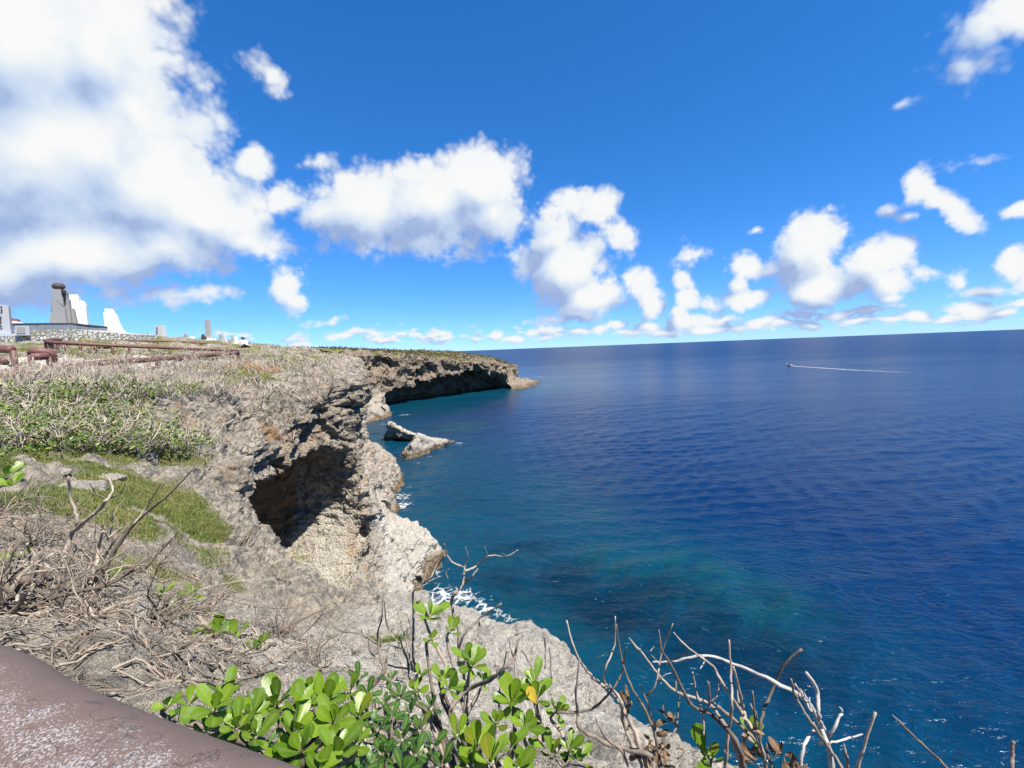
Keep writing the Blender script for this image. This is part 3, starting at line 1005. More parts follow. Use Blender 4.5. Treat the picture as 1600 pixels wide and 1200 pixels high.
class Geo:
    def __init__(self):
        self.V, self.Q, self.T, self.A, self.n = [], [], [], [], 0

    def add(self, V, quads=(), tris=(), tone=0.5):
        V = np.asarray(V, float)
        if len(quads):
            self.Q.append(np.asarray(quads) + self.n)
        if len(tris):
            self.T.append(np.asarray(tris) + self.n)
        self.V.append(V)
        self.A.append(np.full(len(V), tone))
        self.n += len(V)

    def tube(self, pts, radii, sides=5, tone=0.5, cap=True):
        pts = np.asarray(pts, float)
        radii = np.broadcast_to(np.asarray(radii, float), (len(pts),))
        t = np.gradient(pts, axis=0)
        t /= np.linalg.norm(t, axis=1, keepdims=True) + 1e-9
        up = np.array([0, 0, 1.0]) if abs(t[0, 2]) < 0.9 else np.array([1.0, 0, 0])
        u = cross3(t[0], up)
        u /= np.linalg.norm(u)
        ring = []
        ang = np.arange(sides) * 2 * math.pi / sides
        for i in range(len(pts)):
            u = u - t[i] * np.dot(u, t[i])
            u /= math.sqrt(u[0] * u[0] + u[1] * u[1] + u[2] * u[2]) + 1e-9
            w = cross3(t[i], u)
            ring.append(pts[i] + radii[i] * (np.cos(ang)[:, None] * u + np.sin(ang)[:, None] * w))
        V = np.concatenate(ring)
        key = (len(pts), sides)
        if key not in TUBE_IDX:
            q = []
            for i in range(len(pts) - 1):
                for k in range(sides):
                    a, b = i * sides + k, i * sides + (k + 1) % sides
                    q.append((a, b, b + sides, a + sides))
            tr = []
            c0 = len(pts) * sides
            c1, m = c0 + 1, (len(pts) - 1) * sides
            for k in range(sides):
                tr.append((c0, (k + 1) % sides, k))
                tr.append((c1, m + k, m + (k + 1) % sides))
            TUBE_IDX[key] = (np.array(q), np.array(tr))
        q, tr = TUBE_IDX[key]
        if cap:
            V = np.concatenate([V, pts[:1], pts[-1:]])
        self.add(V, q, tr if cap else (), tone)

    def box(self, lo, hi, tone=0.5):
        x0, y0, z0 = lo
        x1, y1, z1 = hi
        V = [(x0, y0, z0), (x1, y0, z0), (x1, y1, z0), (x0, y1, z0), (x0, y0, z1), (x1, y0, z1), (x1, y1, z1), (x0, y1, z1)]
        self.add(V, [(0, 3, 2, 1), (4, 5, 6, 7), (0, 1, 5, 4), (1, 2, 6, 5), (2, 3, 7, 6), (3, 0, 4, 7)], tone=tone)

    def prism(self, outline, back, tone=0.5):
        """front outline (n,3) and a vector to the back face; convex or nearly so"""
        f = np.asarray(outline, float)
        n = len(f)
        # keep the side faces looking outwards
        nrm = np.cross(f[1] - f[0], f[2] - f[1])
        b = f + np.asarray(back, float)
        V = np.concatenate([f, b])
        q = [(i, i + n, (i + 1) % n + n, (i + 1) % n) for i in range(n)]
        tr = [(0, i, i + 1) for i in range(1, n - 1)] + [(n, n + i + 1, n + i) for i in range(1, n - 1)]
        self.add(V, q, tr, tone)

    def mesh(self, name, smooth=True, origin=None):
        V = np.concatenate(self.V)
        if origin is not None:
            V = V - np.asarray(origin)
        return build_mesh(name, V, np.concatenate(self.Q) if self.Q else None, np.concatenate(self.T) if self.T else None, smooth, {'tone': np.concatenate(self.A)})


def part(name, geo, mat, parent, smooth=True, **props):
    """mesh built in world coordinates, parented to a thing whose Empty has only a location"""
    return link(name, geo.mesh(name, smooth, np.array(parent.location)), mat, parent, **props)


def solo(name, geo, mat, loc, label, category, smooth=True, group=None, **kw):
    o = link(name, geo.mesh(name, smooth, loc), mat, None, label=label, category=category, **kw)
    o.location = [float(c) for c in loc]
    if group:
        o['group'] = group
    return o


def spline(pts, n):
    """Catmull-Rom through the points"""
    p = np.asarray(pts, float)
    if len(p) < 3:
        return p[0] + (p[-1] - p[0]) * np.linspace(0, 1, n)[:, None]
    q = np.concatenate([[2 * p[0] - p[1]], p, [2 * p[-1] - p[-2]]])
    out = []
    for s in np.linspace(0, len(p) - 1 - 1e-6, n):
        i = int(s)
        t = s - i
        a, b, c, d = q[i], q[i + 1], q[i + 2], q[i + 3]
        out.append(0.5 * (2 * b + (c - a) * t + (2 * a - 5 * b + 4 * c - d) * t * t + (3 * b - a - 3 * c + d) * t ** 3))
    return np.array(out)


def cross3(a, b):
    return np.array([a[1] * b[2] - a[2] * b[1], a[2] * b[0] - a[0] * b[2], a[0] * b[1] - a[1] * b[0]])


def unit(v):
    v = np.asarray(v, float)
    return v / (math.sqrt(float(v @ v)) + 1e-9)


# ------------------------------------------------------------------ materials of the things
def simple_mat(name, c1, c2, scale=6.0, rough=0.8, bump=0.3, bscale=None, bdist=0.02, spec=0.3, detail=6, tone=None, obj_random=0.0):
    m, t, b, out = new_mat(name)
    pos = t.n('ShaderNodeNewGeometry').outputs['Position']
    n = t.noise(pos, scale, detail, 0.65, 0.3)
    col = t.ramp(n, [(0.3, c1), (0.7, c2)])
    if tone:
        col = t.mix(t.math('MULTIPLY', t.attr('tone'), 1.0), t.mix(1.0, col, tone[0], 'MULTIPLY'), t.mix(1.0, col, tone[1], 'MULTIPLY'))
    if obj_random:
        r = t.n('ShaderNodeObjectInfo').outputs['Random']
        col = t.mix(1.0, col, t.mix(r, (1 - obj_random,) * 3, (1 + obj_random,) * 3), 'MULTIPLY')
    t.link(col, b.inputs['Base Color'])
    b.inputs['Roughness'].default_value = rough
    b.inputs['Specular IOR Level'].default_value = spec
    if bump:
        t.link(t.bump(t.noise(pos, bscale or scale * 4, 5, 0.7), bump, bdist), b.inputs['Normal'])
    return m


simple_mat('bark', (0.21, 0.18, 0.15), (0.46, 0.40, 0.335), 14, 0.9, 0.6, 55, 0.006, 0.15, tone=((0.40, 0.37, 0.35), (1.40, 1.36, 1.30)))
simple_mat('driftwood', (0.34, 0.32, 0.29), (0.66, 0.63, 0.58), 20, 0.8, 0.5, 70, 0.004, 0.2)
simple_mat('bare_twig', (0.42, 0.36, 0.28), (0.68, 0.60, 0.49), 9, 0.9, 0.0, tone=((0.50, 0.46, 0.43), (1.25, 1.25, 1.25)))
simple_mat('white_plaster', (0.82, 0.82, 0.80), (0.88, 0.88, 0.86), 1.5, 0.7, 0.1)
simple_mat('grey_granite', (0.36, 0.35, 0.34), (0.52, 0.51, 0.50), 5, 0.7, 0.2)
simple_mat('dark_stone', (0.045, 0.042, 0.04), (0.14, 0.13, 0.125), 1.5, 0.6, 0.3, 4, .05)
simple_mat('pale_granite', (0.55, 0.56, 0.58), (0.70, 0.71, 0.72), 6, 0.6, 0.1)
simple_mat('ink', (0.03, 0.03, 0.035), (0.06, 0.06, 0.06), 6, 0.6, 0)
simple_mat('steel_panel', (0.22, 0.25, 0.28), (0.33, 0.36, 0.39), 3, 0.4, 0.0, spec=0.5)
simple_mat('red_paint', (0.36, 0.08, 0.06), (0.48, 0.13, 0.10), 3, 0.6, 0)
simple_mat('concrete_path', (0.42, 0.38, 0.33), (0.58, 0.54, 0.47), 2.0, 0.9, 0.3, 12, .02)
simple_mat('dead_leaf', (0.10, 0.06, 0.03), (0.30, 0.19, 0.10), 30, 0.8, 0.4, 90, .004, obj_random=0.3)
simple_mat('hull_white', (0.75, 0.76, 0.77), (0.82, 0.82, 0.82), 2, 0.35, 0, spec=0.5)
simple_mat('bird_plumage', (0.05, 0.05, 0.05), (0.10, 0.10, 0.10), 8, 0.8, 0)

# rubble masonry too small to build stone by stone
m, t, b, out = new_mat('rubble_wall')
pos = t.n('ShaderNodeNewGeometry').outputs['Position']
ed = t.voro(t.vmath('ADD', pos, t.vmath('SCALE', t.noise(pos, 2, 2, color=True), scale=0.25)), 2.6, 'DISTANCE_TO_EDGE')
cc = t.mix(t.noise(pos, 1.7, 5), (0.52, 0.50, 0.45), (0.78, 0.76, 0.71))
cc = t.mix(t.mapr(ed, 0.03, 0.12), (0.20, 0.20, 0.16), cc)
cc = t.mix(t.mapr(t.noise(pos, 0.5, 5), 0.52, 0.7, 0, .6), cc, (0.33, 0.33, 0.20))
t.link(cc, b.inputs['Base Color'])
b.inputs['Roughness'].default_value = 0.9
t.link(t.bump(t.mapr(ed, 0.0, 0.15), 0.8, 0.06), b.inputs['Normal'])

# brown painted concrete rails, worn through to the pale concrete where people lean and sit
def rail_mat(name, c_dark, c_light, c_patch):
    m, t, b, out = new_mat(name)
    geo = t.n('ShaderNodeNewGeometry')
    pos = geo.outputs['Position']
    sn = t.n('ShaderNodeSeparateXYZ')
    t.link(geo.outputs['Normal'], sn.inputs[0])
    paint = t.mix(t.noise(pos, 4, 6), c_dark, c_light)
    paint = t.mix(t.mapr(t.noise(pos, 1.2, 4), 0.45, 0.7, 0, 0.5), paint, c_patch)
    wear_zone = t.mapr(t.math('ADD', t.math('ADD', t.math('MULTIPLY', sn.outputs[1], -1.0), t.math('MULTIPLY', sn.outputs[2], 0.55)), t.math('MULTIPLY_ADD', t.noise(pos, 3.5, 4), 0.9, -0.45)), -0.35, 0.75)
    fleck = t.math('ADD', t.noise(pos, 230, 3, 0.65), t.math('MULTIPLY', t.noise(pos, 14, 4, 0.6), 0.35))
    thr = t.mapr(wear_zone, 0, 1, 0.88, 0.66, smooth=False)
    worn = t.mapr(t.math('SUBTRACT', fleck, thr), -0.02, 0.12, 0.0, 0.9)
    on = t.attr('worn')
    worn = t.math('MULTIPLY', worn, on)
    col = t.mix(worn, paint, t.mix(t.noise(pos, 30, 4), (0.33, 0.30, 0.29), (0.56, 0.53, 0.52)))
    hair = t.mapr(t.voro(t.vmath('ADD', pos, t.vmath('SCALE', t.noise(pos, 6, 5, color=True), scale=0.25)), 1.6, 'DISTANCE_TO_EDGE'), 0.0, 0.0035, 1.0, 0.0)
    col = t.mix(t.math('MULTIPLY', hair, t.math('MULTIPLY', on, 0.7)), col, (0.05, 0.045, 0.05))
    t.link(col, b.inputs['Base Color'])
    b.inputs['Roughness'].default_value = 0.55
    b.inputs['Specular IOR Level'].default_value = 0.4
    hh = t.math('ADD', t.math('MULTIPLY', t.noise(pos, 60, 6, 0.7), 0.5), t.math('MULTIPLY', worn, -0.4))
    t.link(t.bump(hh, 0.45, 0.006), b.inputs['Normal'])


rail_mat('brown_rail', (0.125, 0.084, 0.068), (0.205, 0.146, 0.120), (0.22, 0.155, 0.13))
rail_mat('rust_rail', (0.125, 0.055, 0.045), (0.21, 0.098, 0.080), (0.24, 0.12, 0.10))


def leaf_mat(name, dark, light, yellow):
    m, t, b, out = new_mat(name)
    geo = t.n('ShaderNodeNewGeometry')
    pos = geo.outputs['Position']
    r = t.n('ShaderNodeObjectInfo').outputs['Random']
    along = t.attr('along')
    rib = t.attr('rib')
    col = t.mix(t.noise(pos, 18, 4), dark, light)
    col = t.mix(t.mapr(r, 0.95, 1.0, 0.0, 0.6), col, yellow)
    col = t.mix(1.0, col, t.mix(t.math('FRACT', t.math('MULTIPLY', r, 7.3)), (0.55, 0.62, 0.6), (1.25, 1.15, 0.9)), 'MULTIPLY')
    spot = t.mapr(t.noise(pos, 55, 4, 0.6), 0.62, 0.70)
    col = t.mix(t.math('MULTIPLY', spot, t.mapr(t.noise(pos, 9, 2), 0.45, 0.65, 0.0, 0.8)), col, (0.20, 0.13, 0.04))
    col = t.mix(t.math('MULTIPLY', rib, 0.35), col, (0.36, 0.42, 0.12))
    t.link(col, b.inputs['Base Color'])
    b.inputs['Roughness'].default_value = 0.40
    b.inputs['Specular IOR Level'].default_value = 0.5
    t.link(t.bump(t.noise(pos, 60, 3), 0.35, 0.004), b.inputs['Normal'])
    tr = t.n('ShaderNodeBsdfTranslucent')
    t.link(t.mix(1.0, col, (1.5, 1.7, 0.6), 'MULTIPLY'), tr.inputs[0])
    mx = t.n('ShaderNodeMixShader')
    mx.inputs[0].default_value = 0.30
    t.link(b.outputs[0], mx.inputs[1])
    t.link(tr.outputs[0], mx.inputs[2])
    t.link(mx.outputs[0], out.inputs[0])


leaf_mat('sea_lettuce_leaf', (0.12, 0.24, 0.015), (0.25, 0.41, 0.026), (0.40, 0.36, 0.03))
leaf_mat('dark_leaf', (0.030, 0.10, 0.018), (0.07, 0.19, 0.024), (0.25, 0.27, 0.03))
m, t, b, out = new_mat('small_foliage')
tn = t.attr('tone')
t.link(t.ramp(tn, [(0, (0.05, 0.11, 0.014)), (0.45, (0.12, 0.22, 0.024)), (0.8, (0.22, 0.31, 0.035)), (1, (0.36, 0.32, 0.07))]), b.inputs['Base Color'])
b.inputs['Roughness'].default_value = 0.45
m, t, b, out = new_mat('grass_blade')
tn = t.attr('tone')
t.link(t.ramp(tn, [(0, (0.09, 0.14, 0.022)), (0.45, (0.19, 0.24, 0.045)), (0.72, (0.28, 0.25, 0.09)), (1, (0.48, 0.38, 0.21))]), b.inputs['Base Color'])
b.inputs['Roughness'].default_value = 0.7

# ------------------------------------------------------------------ sea stacks
def hull_rock(name, pts, h, noise_scale, amp, label, category, mat='limestone', pale=0.55, group=None):
    import bmesh
    bm = bmesh.new()
    for p in pts:
        bm.verts.new([float(c) for c in p])
    bmesh.ops.convex_hull(bm, input=bm.verts)
    bm.normal_update()
    planes = [(np.array(f.normal), np.array(f.verts[0].co)) for f in bm.faces]
    ctr = np.mean([np.array(v.co) for v in bm.verts], axis=0)
    bm.free()
    pts = np.asarray(pts)
    lo, hi = pts.min(0) - 4 * h - amp, pts.max(0) + 4 * h + amp
    ax = [np.arange(lo[k], hi[k], h) for k in range(3)]
    G = np.stack(np.meshgrid(*ax, indexing='ij'), -1)
    p = G.reshape(-1, 3)
    Fv = np.full(len(p), -1e9)
    for n, c in planes:
        if np.dot(n, ctr - c) > 0:
            n = -n
        Fv = smax(Fv, (p - c) @ n, amp * 0.6)
    Fv += amp * (vnoise(p, noise_scale, 1.3) * 0.8 + ridged(p, noise_scale * 0.45, 2, 4.4) * 0.35)
    V, Q = surface_nets(Fv.reshape(G.shape[:3]).astype(np.float32), lo, h)
    N = vertex_normals(V, Q)
    f1, f2, rv = worley(V, noise_scale * 0.5, 3)
    V = V + (N * (amp * 0.35 * ridged(V, noise_scale * 0.2, 2, 8) + amp * (0.5 * (rv - .5) - 0.5 * np.clip(1 - (f2 - f1) / 0.15, 0, 1)))[:, None]).astype(np.float32)
    o = link(name, build_mesh(name, V - np.asarray(pts[0]), Q, attrs={'pale': np.full(len(V), pale)}), mat, label=label, category=category)
    o.location = [float(c) for c in pts[0]]
    if group:
        o['group'] = group
    return o


hull_rock('sea_stack', [PZ(634, 728, -1.2), PZ(660, 722, -1.2), PZ(722, 693, -1.2), PZ(700, 690, -1.2), (-23, 84, -1), (-18, 92, -1), P(647, 676, 82), P(653, 677, 85), P(690, 688, 90)], 0.35, 3.0, 0.5,
          'pale wedge-shaped sea stack sloping to the right with foam along its foot', 'sea stack')
hull_rock('sea_stack', [PZ(600, 694, -1.2), PZ(640, 694, -1.2), PZ(668, 688, -1.2), (-24, 102, -1), (-31, 103, -1), P(606, 658, 98), P(612, 660, 100), P(640, 673, 98), P(657, 684, 96)], 0.35, 3.0, 0.6,
          'grey sea stack with a dark hollow near side, behind the pale wedge', 'sea stack')

# loose pale slabs on the turf
for k, (px, py, d, s, lab) in enumerate([
        (85, 722, 9.6, .34, 'flat white limestone slab, leftmost of those lying on the turf'),
        (128, 736, 9.2, .42, 'long pale limestone slab in the turf above the dead branches'),
        (170, 717, 10.2, .30, 'small weathered limestone block beside the flat slabs on the turf'),
        (345, 690, 16.0, .95, 'big rounded dark grey boulder overhanging the rocky slope'),
        (270, 560, 32.0, .5, 'pale broken rock beside the far end of the brown railing')]):
    c = P(px, py, d)
    c[2] = top_z(c[0], c[1])
    q = [c + s * np.array([math.cos(a) * random.uniform(.8, 1.3), math.sin(a) * random.uniform(.6, 1.0), z]) for a in np.arange(7) * .9 for z in (-.25, .15 + .25 * random.random())]
    if k == 3:
        q = [c + s * np.array([math.cos(a) * 1.1, math.sin(a), z]) * random.uniform(.8, 1.1) for a in np.arange(8) * .8 for z in (-.5, .1, .75)]
    hull_rock('boulder' if k == 3 else 'limestone_block', q, s * 0.09, s * .8, s * 0.11, lab, 'boulder' if k == 3 else 'rock', pale=0.1 if k == 3 else 0.8)

# ------------------------------------------------------------------ brown rails
def rail_part(parent, pts, rad, name='rail', sides=20, worn=0.0, n=None, wob=0.03, mat='rust_rail'):
    g = Geo()
    p = spline(pts, n or max(12, len(pts) * 6))
    r = rad * (1 + wob * vnoise(p, 0.6, 3))
    g.tube(p, r, sides)
    o = part(name, g, mat, parent)
    at = o.data.attributes.new('worn', 'FLOAT', 'POINT')
    at.data.foreach_set('value', np.full(len(o.data.vertices), worn, np.float32))
    return o


def post_part(parent, x, y, ztop, rad):
    zb = top_z(x, y) - 0.15
    g = Geo()
    zz = np.linspace(zb, ztop, 4)
    g.tube([(x, y, z) for z in zz], [rad * 1.12, rad, rad * .96, rad * .9], 10)
    return part('post', g, 'rust_rail', parent)


# the one in front of the photographer
edge_px = [(-260, 935, 1.42), (-120, 972, 1.25), (0, 1008, 1.12), (60, 1030, 1.06), (110, 1062, 1.0), (170, 1088, .95), (250, 1118, .90), (380, 1163, .82), (495, 1203, .76), (640, 1262, .69)]
RR = 0.165
axis_pts = []
E3 = [P(*e) for e in edge_px]
camp = np.array([0, 0, CAMZ])
for i, e in enumerate(E3):
    tg = unit(E3[min(i + 1, len(E3) - 1)] - E3[max(i - 1, 0)])
    v = unit(e - camp)
    n = unit(np.cross(tg, v))
    if n[2] < 0:
        n = -n
    axis_pts.append(e - n * RR)
rt = thing('railing', (axis_pts[3][0], axis_pts[3][1], top_z(axis_pts[3][0], axis_pts[3][1])), 'worn brown painted concrete rail across the lower left corner, flecked with white', 'railing')
rail_part(rt, axis_pts, RR, 'rail', 64, 1.0, 90, 0.035, 'brown_rail')
for q in (axis_pts[0], axis_pts[-1]):
    post_part(rt, q[0], q[1], q[2] - 0.05, 0.12)


def fence(label, rails, rad, posts, prad=0.085):
    base = P(*rails[0][0])
    t_ = thing('railing', (base[0], base[1], top_z(base[0], base[1])), label, 'railing')
    for rl in rails:
        rail_part(t_, [P(*q) for q in rl], rad, 'rail', 12)
    top = spline([P(*q) for q in rails[0]], 200)
    cum = np.linspace(0, 199, posts).astype(int)
    for i in cum:
        x, y, z = top[i]
        post_part(t_, x, y, z - 0.02, prad)
    return t_


fence('brown log railing running into the brush below the paved path', [[(-60, 572, 16.0), (10, 585, 16.5), (80, 576, 18), (160, 567, 21.5), (260, 560, 27), (372, 551, 37)]], .15, 10, .12)
fence('short end of brown log railing at the left edge, above the dry shrubs', [[(-90, 541, 17.2), (-30, 544, 17.4), (20, 546.5, 17.6)], [(-90, 560, 17.2), (-30, 562, 17.4), (10, 565, 17.5)]], .15, 3, .11)
fence('stubby brown log rail with rounded ends beside the gap in the railing', [[(47, 549, 18.2), (62, 549, 18.3), (76, 551, 18.5), (82, 556, 18.6), (83, 568, 18.7)], [(50, 557.5, 17.9), (60, 557, 18.0), (72, 556.5, 18.3)]], .15, 3, .11)
fence('long brown railing on posts at the edge of the green lawn', [[(95, 531, 34), (82, 530.5, 33), (72, 532, 31), (80, 534.5, 30.2), (150, 538.5, 31), (250, 543, 34), (372, 548, 40)]], .12, 22, .09)
fence('thin dark railing farther back, below the small memorial stones', [[(175, 531.5, 50), (250, 533, 52), (300, 535, 54), (368, 541, 58)]], .10, 26, .07)

# ------------------------------------------------------------------ paved path
g = Geo()
cl = spline([P(-160, 585, 15), P(-60, 572, 18), P(10, 561, 21), P(80, 561, 21.5), P(150, 560, 24), P(270, 556, 29)], 40)
wd = np.linspace(3.0, 1.0, 40)
rows = []
for i in range(40):
    tg = unit((cl[min(i + 1, 39)] - cl[max(i - 1, 0)]) * np.array([1, 1, 0]))
    sd = np.array([-tg[1], tg[0], 0])
    rows.append([cl[i] + sd * wd[i] * k for k in (-1, -.5, 0, .5, 1)])
V = np.array(rows).reshape(-1, 3)
for v in V:
    v[2] = top_z(v[0], v[1]) + 0.05
g.add(V, [(i * 5 + k, i * 5 + k + 1, (i + 1) * 5 + k + 1, (i + 1) * 5 + k) for i in range(39) for k in range(4)])
link('path', g.mesh('path'), 'concrete_path', kind='structure')

# ------------------------------------------------------------------ memorials on the rise
def slab(parent, outline, d, depth, mat, name):
    g = Geo()
    r_ = ray(outline[0][0], 540)
    g.prism([P(x, y, d) for x, y in outline][::-1], unit([r_[0] * .8, r_[1], 0]) * depth)
    return part(name, g, mat, parent, smooth=False)


def memorial(name, px, py, d, label, category='memorial'):
    b_ = P(px, py, d)
    return thing(name, b_, label, category)


t_ = memorial('memorial_tower', 100, 512, 52, 'stepped grey stone memorial with a dark boulder on top')
slab(t_, [(82.0, 451.5), (94.8, 452), (96, 463), (97.3, 463), (99.5, 480), (101, 480), (105, 512), (76, 512), (78.8, 487), (79.6, 487), (81, 466), (82, 466)], 51.0, 2.2, 'grey_granite', 'front_pier')
slab(t_, [(95, 456.5), (104, 456.5), (104.5, 466), (107, 466), (113, 514), (100, 514)], 51.9, 1.8, 'grey_granite', 'side_pier')
slab(t_, [(104, 482), (114.5, 482), (122, 515), (106, 515)], 52.6, 1.5, 'grey_granite', 'low_pier')
g = Geo()
c = P(91.5, 447.5, 51.9)
u_, v_ = np.meshgrid(np.linspace(0, 2 * math.pi, 19)[:-1], np.linspace(0.02, math.pi - 0.02, 12), indexing='ij')
SV = np.stack([np.cos(u_) * np.sin(v_) * .60, np.sin(u_) * np.sin(v_) * .60, np.cos(v_) * .44], -1).reshape(-1, 3)
SV *= (1 + 0.08 * vnoise(SV, 0.7, 2))[:, None]
g.add(SV + c, [(i * 12 + k, i * 12 + k + 1, ((i + 1) % 18) * 12 + k + 1, ((i + 1) % 18) * 12 + k) for i in range(18) for k in range(11)])
part('boulder', g, 'dark_stone', t_)
slab(t_, [(95, 452), (101.5, 453), (102, 457.4), (98, 457.2)], 51.3, 1.0, 'dark_stone', 'wedge')
t_ = memorial('memorial_tower', 125, 513, 56, 'white stepped tower standing right behind the grey memorial')
slab(t_, [(104.5, 460), (121.8, 460), (123.3, 470), (131, 516), (104, 516)], 56, 2.2, 'white_plaster', 'tall_pier')
slab(t_, [(118, 469.4), (130.8, 470), (133, 477), (138.2, 518), (126, 518)], 57, 2.0, 'white_plaster', 'low_pier')
t_ = memorial('memorial_tower', 178, 521, 54, 'white tower with a flared foot, standing alone right of the stone platform')
slab(t_, [(163, 482), (175.5, 482.5), (177.5, 489), (164, 489)], 54, 1.9, 'white_plaster', 'cap')
slab(t_, [(161.3, 488), (180.5, 489.5), (184, 502), (187.5, 510), (192, 516), (199, 521.5), (170, 524), (164.5, 520)], 53.8, 2.3, 'white_plaster', 'shaft')
t_ = memorial('sign_pillar', 8, 526, 44, 'pale stone pillar with dark vertical lettering at the left edge', 'pillar')
slab(t_, [(-14, 476.2), (7, 476), (12.5, 477.5), (13, 480), (17.5, 525), (-10, 527)], 44, 1.6, 'pale_granite', 'shaft')
slab(t_, [(-14, 522), (42, 521), (43, 530), (-14, 532)], 43.4, 2.2, 'pale_granite', 'plinth')
for k, (x, y) in enumerate([(2.0, 480), (2.4, 484.5), (2.2, 488.5), (1.0, 496), (0.8, 500), (1.1, 504), (1.2, 509), (2.0, 513)]):
    g = Geo()
    for j, (ax_, ay_, bx_, by_) in enumerate([(-1.3, -.9, 1.3, -.9), (-1.2, .4, 1.2, .5), (0, -1.6, -.1, 1.5), (0, .2, 1.2, 1.5)][: 3 + k % 2]):
        a_, b_ = P(x + ax_, y + ay_, 43.985), P(x + bx_, y + by_, 43.985)
        g.tube([a_, b_], .028, 4)
    part('glyph', g, 'ink', t_)
t_ = memorial('plaque_stone', 35, 526, 43, 'low grey plaque block standing in front of the rubble wall', 'plaque')
slab(t_, [(23.5, 509), (45.5, 509), (46.8, 524), (23, 524)], 42.6, .9, 'pale_granite', 'block')
slab(t_, [(26, 511), (39, 511), (39.6, 521), (25.8, 521)], 42.56, .05, 'grey_granite', 'plaque_face')
t_ = memorial('stone_platform', 100, 530, 47, 'rubble stone platform wall under the grey and white memorials', 'wall')
slab(t_, [(14, 517), (112, 514), (112, 536), (14, 540)], 47, 7, 'rubble_wall', 'front_wall')
g = Geo()
a0, a1 = P(112, 514.5, 47.02), P(206, 522.5, 52)
b0, b1 = P(112, 536, 47.02), P(206, 535, 52)
g.prism([a0, a1, b1, b0][::-1], (0, 4.0, 0))
part('side_wall', g, 'rubble_wall', t_, False)
g = Geo()
g.prism([P(-30, 525.5, 43), P(62, 524.6, 43), P(66, 537, 43), P(-30, 540, 43)][::-1], (0, 2.0, 0))
part('lower_wall', g, 'rubble_wall', t_, False)
g = Geo()
a0, a1 = P(200, 521, 54), P(248, 527.5, 62)
b0, b1 = P(200, 534, 54), P(248, 533, 62)
g.prism([a0, a1, b1, b0][::-1], (0, 3.0, 0))
part('end_wall', g, 'rubble_wall', t_, False)
t_ = memorial('panel_fence', 100, 516, 47.6, 'grey panel fence along the top edge of the rubble platform', 'fence')
def panel_run(px0, py0, d0, px1, py1, d1, n, hpx):
    for k in range(n):
        f0, f1 = (k + .03) / n, (k + .97) / n
        q = []
        for f, dy in ((f0, 0), (f1, 0), (f1, hpx), (f0, hpx)):
            q.append(P(px0 + (px1 - px0) * f, py0 + (py1 - py0) * f + dy, d0 + (d1 - d0) * f))
        g_ = Geo()
        g_.prism(q[::-1], (0, .08, 0))
        part('panel', g_, 'steel_panel', t_, False)
    g_ = Geo()
    g_.tube([P(px0, py0 - .4, d0), P(px1, py1 - .4, d1)], .07, 6)
    part('top_rail', g_, 'dark_stone', t_)
panel_run(17, 506.5, 48, 111, 505.5, 48, 7, 9.5)
panel_run(111, 505.5, 48, 167.5, 511.5, 51, 4, 8.5)
t_ = memorial('small_building', 25, 506, 80, 'small white roofed building with a red top behind the plaque', 'building')
slab(t_, [(15.5, 501.5), (26, 501.8), (38, 505), (38, 512), (15, 512)], 80, 6, 'white_plaster', 'roof')
slab(t_, [(16.2, 497.3), (26.6, 497.8), (26, 501.9), (16, 501.7)], 81, 4, 'red_paint', 'roof_top')

SMALL = [  # name, outline, d, depth, mat, label, category
    ('memorial_stone', [(241.2, 509.2), (246, 508.4), (252, 508.4), (253.6, 527), (242.5, 527.5)], 63, .8, 'pale_granite', 'white squared memorial stone left of the tall obelisk', 'memorial'),
    ('obelisk', [(319.2, 499.2), (321, 498.7), (324.6, 499.5), (327.2, 529), (321.5, 529.5)], 68, .6, 'grey_granite', 'tall slender grey obelisk among the small memorial stones', 'obelisk'),
    ('sculpture', [(314.5, 530.5), (314.4, 524.5), (316, 521.8), (320, 527), (319.5, 531)], 66.8, .4, 'dark_stone', 'dark pointed sculpture just left of the obelisk', 'sculpture'),
    ('lantern', [(273.6, 526.2), (281.4, 526.2), (279, 528.2), (276, 528.2)], 66, .5, 'dark_stone', 'small dark roofed lantern between the squared stone and the obelisk', 'lantern'),
    ('memorial_stone', [(286.6, 521.8), (290.6, 521.5), (291.2, 530), (287, 530)], 72, .4, 'grey_granite', 'faint grey upright stone left of the white cone', 'memorial'),
    ('memorial_stone', [(296, 526.2), (298.2, 526), (301, 532), (293.6, 532)], 66, .7, 'white_plaster', 'small white cone-shaped memorial left of the obelisk', 'memorial'),
    ('memorial_stone', [(341.6, 522.6), (344.6, 522.4), (345.6, 533), (342.2, 533)], 70, .4, 'grey_granite', 'grey upright slab just right of the obelisk', 'memorial'),
    ('memorial_stone', [(347.2, 526), (348.6, 523.4), (350, 524), (352.4, 534.5), (346, 535)], 67, .5, 'pale_granite', 'pale pointed headstone right of the grey slab', 'memorial'),
    ('memorial_stone', [(360.8, 524.2), (362.6, 524.0), (364.2, 535.5), (361.8, 536)], 71, .3, 'grey_granite', 'thin grey slab left of the white post', 'memorial'),
    ('white_post', [(366.8, 525.4), (368.0, 525.4), (368.6, 532.5), (371, 533.5), (371.4, 540), (366.6, 540)], 65, .5, 'white_plaster', 'thin white post on a square foot near the end of the dark railing', 'post'),
    ('memorial_stone', [(375.6, 531), (380.2, 531), (382.4, 541.5), (373.6, 541.5)], 64, .9, 'white_plaster', 'white tapered stone with a dark cap, rightmost but one', 'memorial'),
    ('memorial_stone', [(381, 528.4), (383.2, 528.4), (384.2, 540), (382, 540)], 68, .3, 'grey_granite', 'thin grey slab, rightmost of the memorial stones', 'memorial'),
]
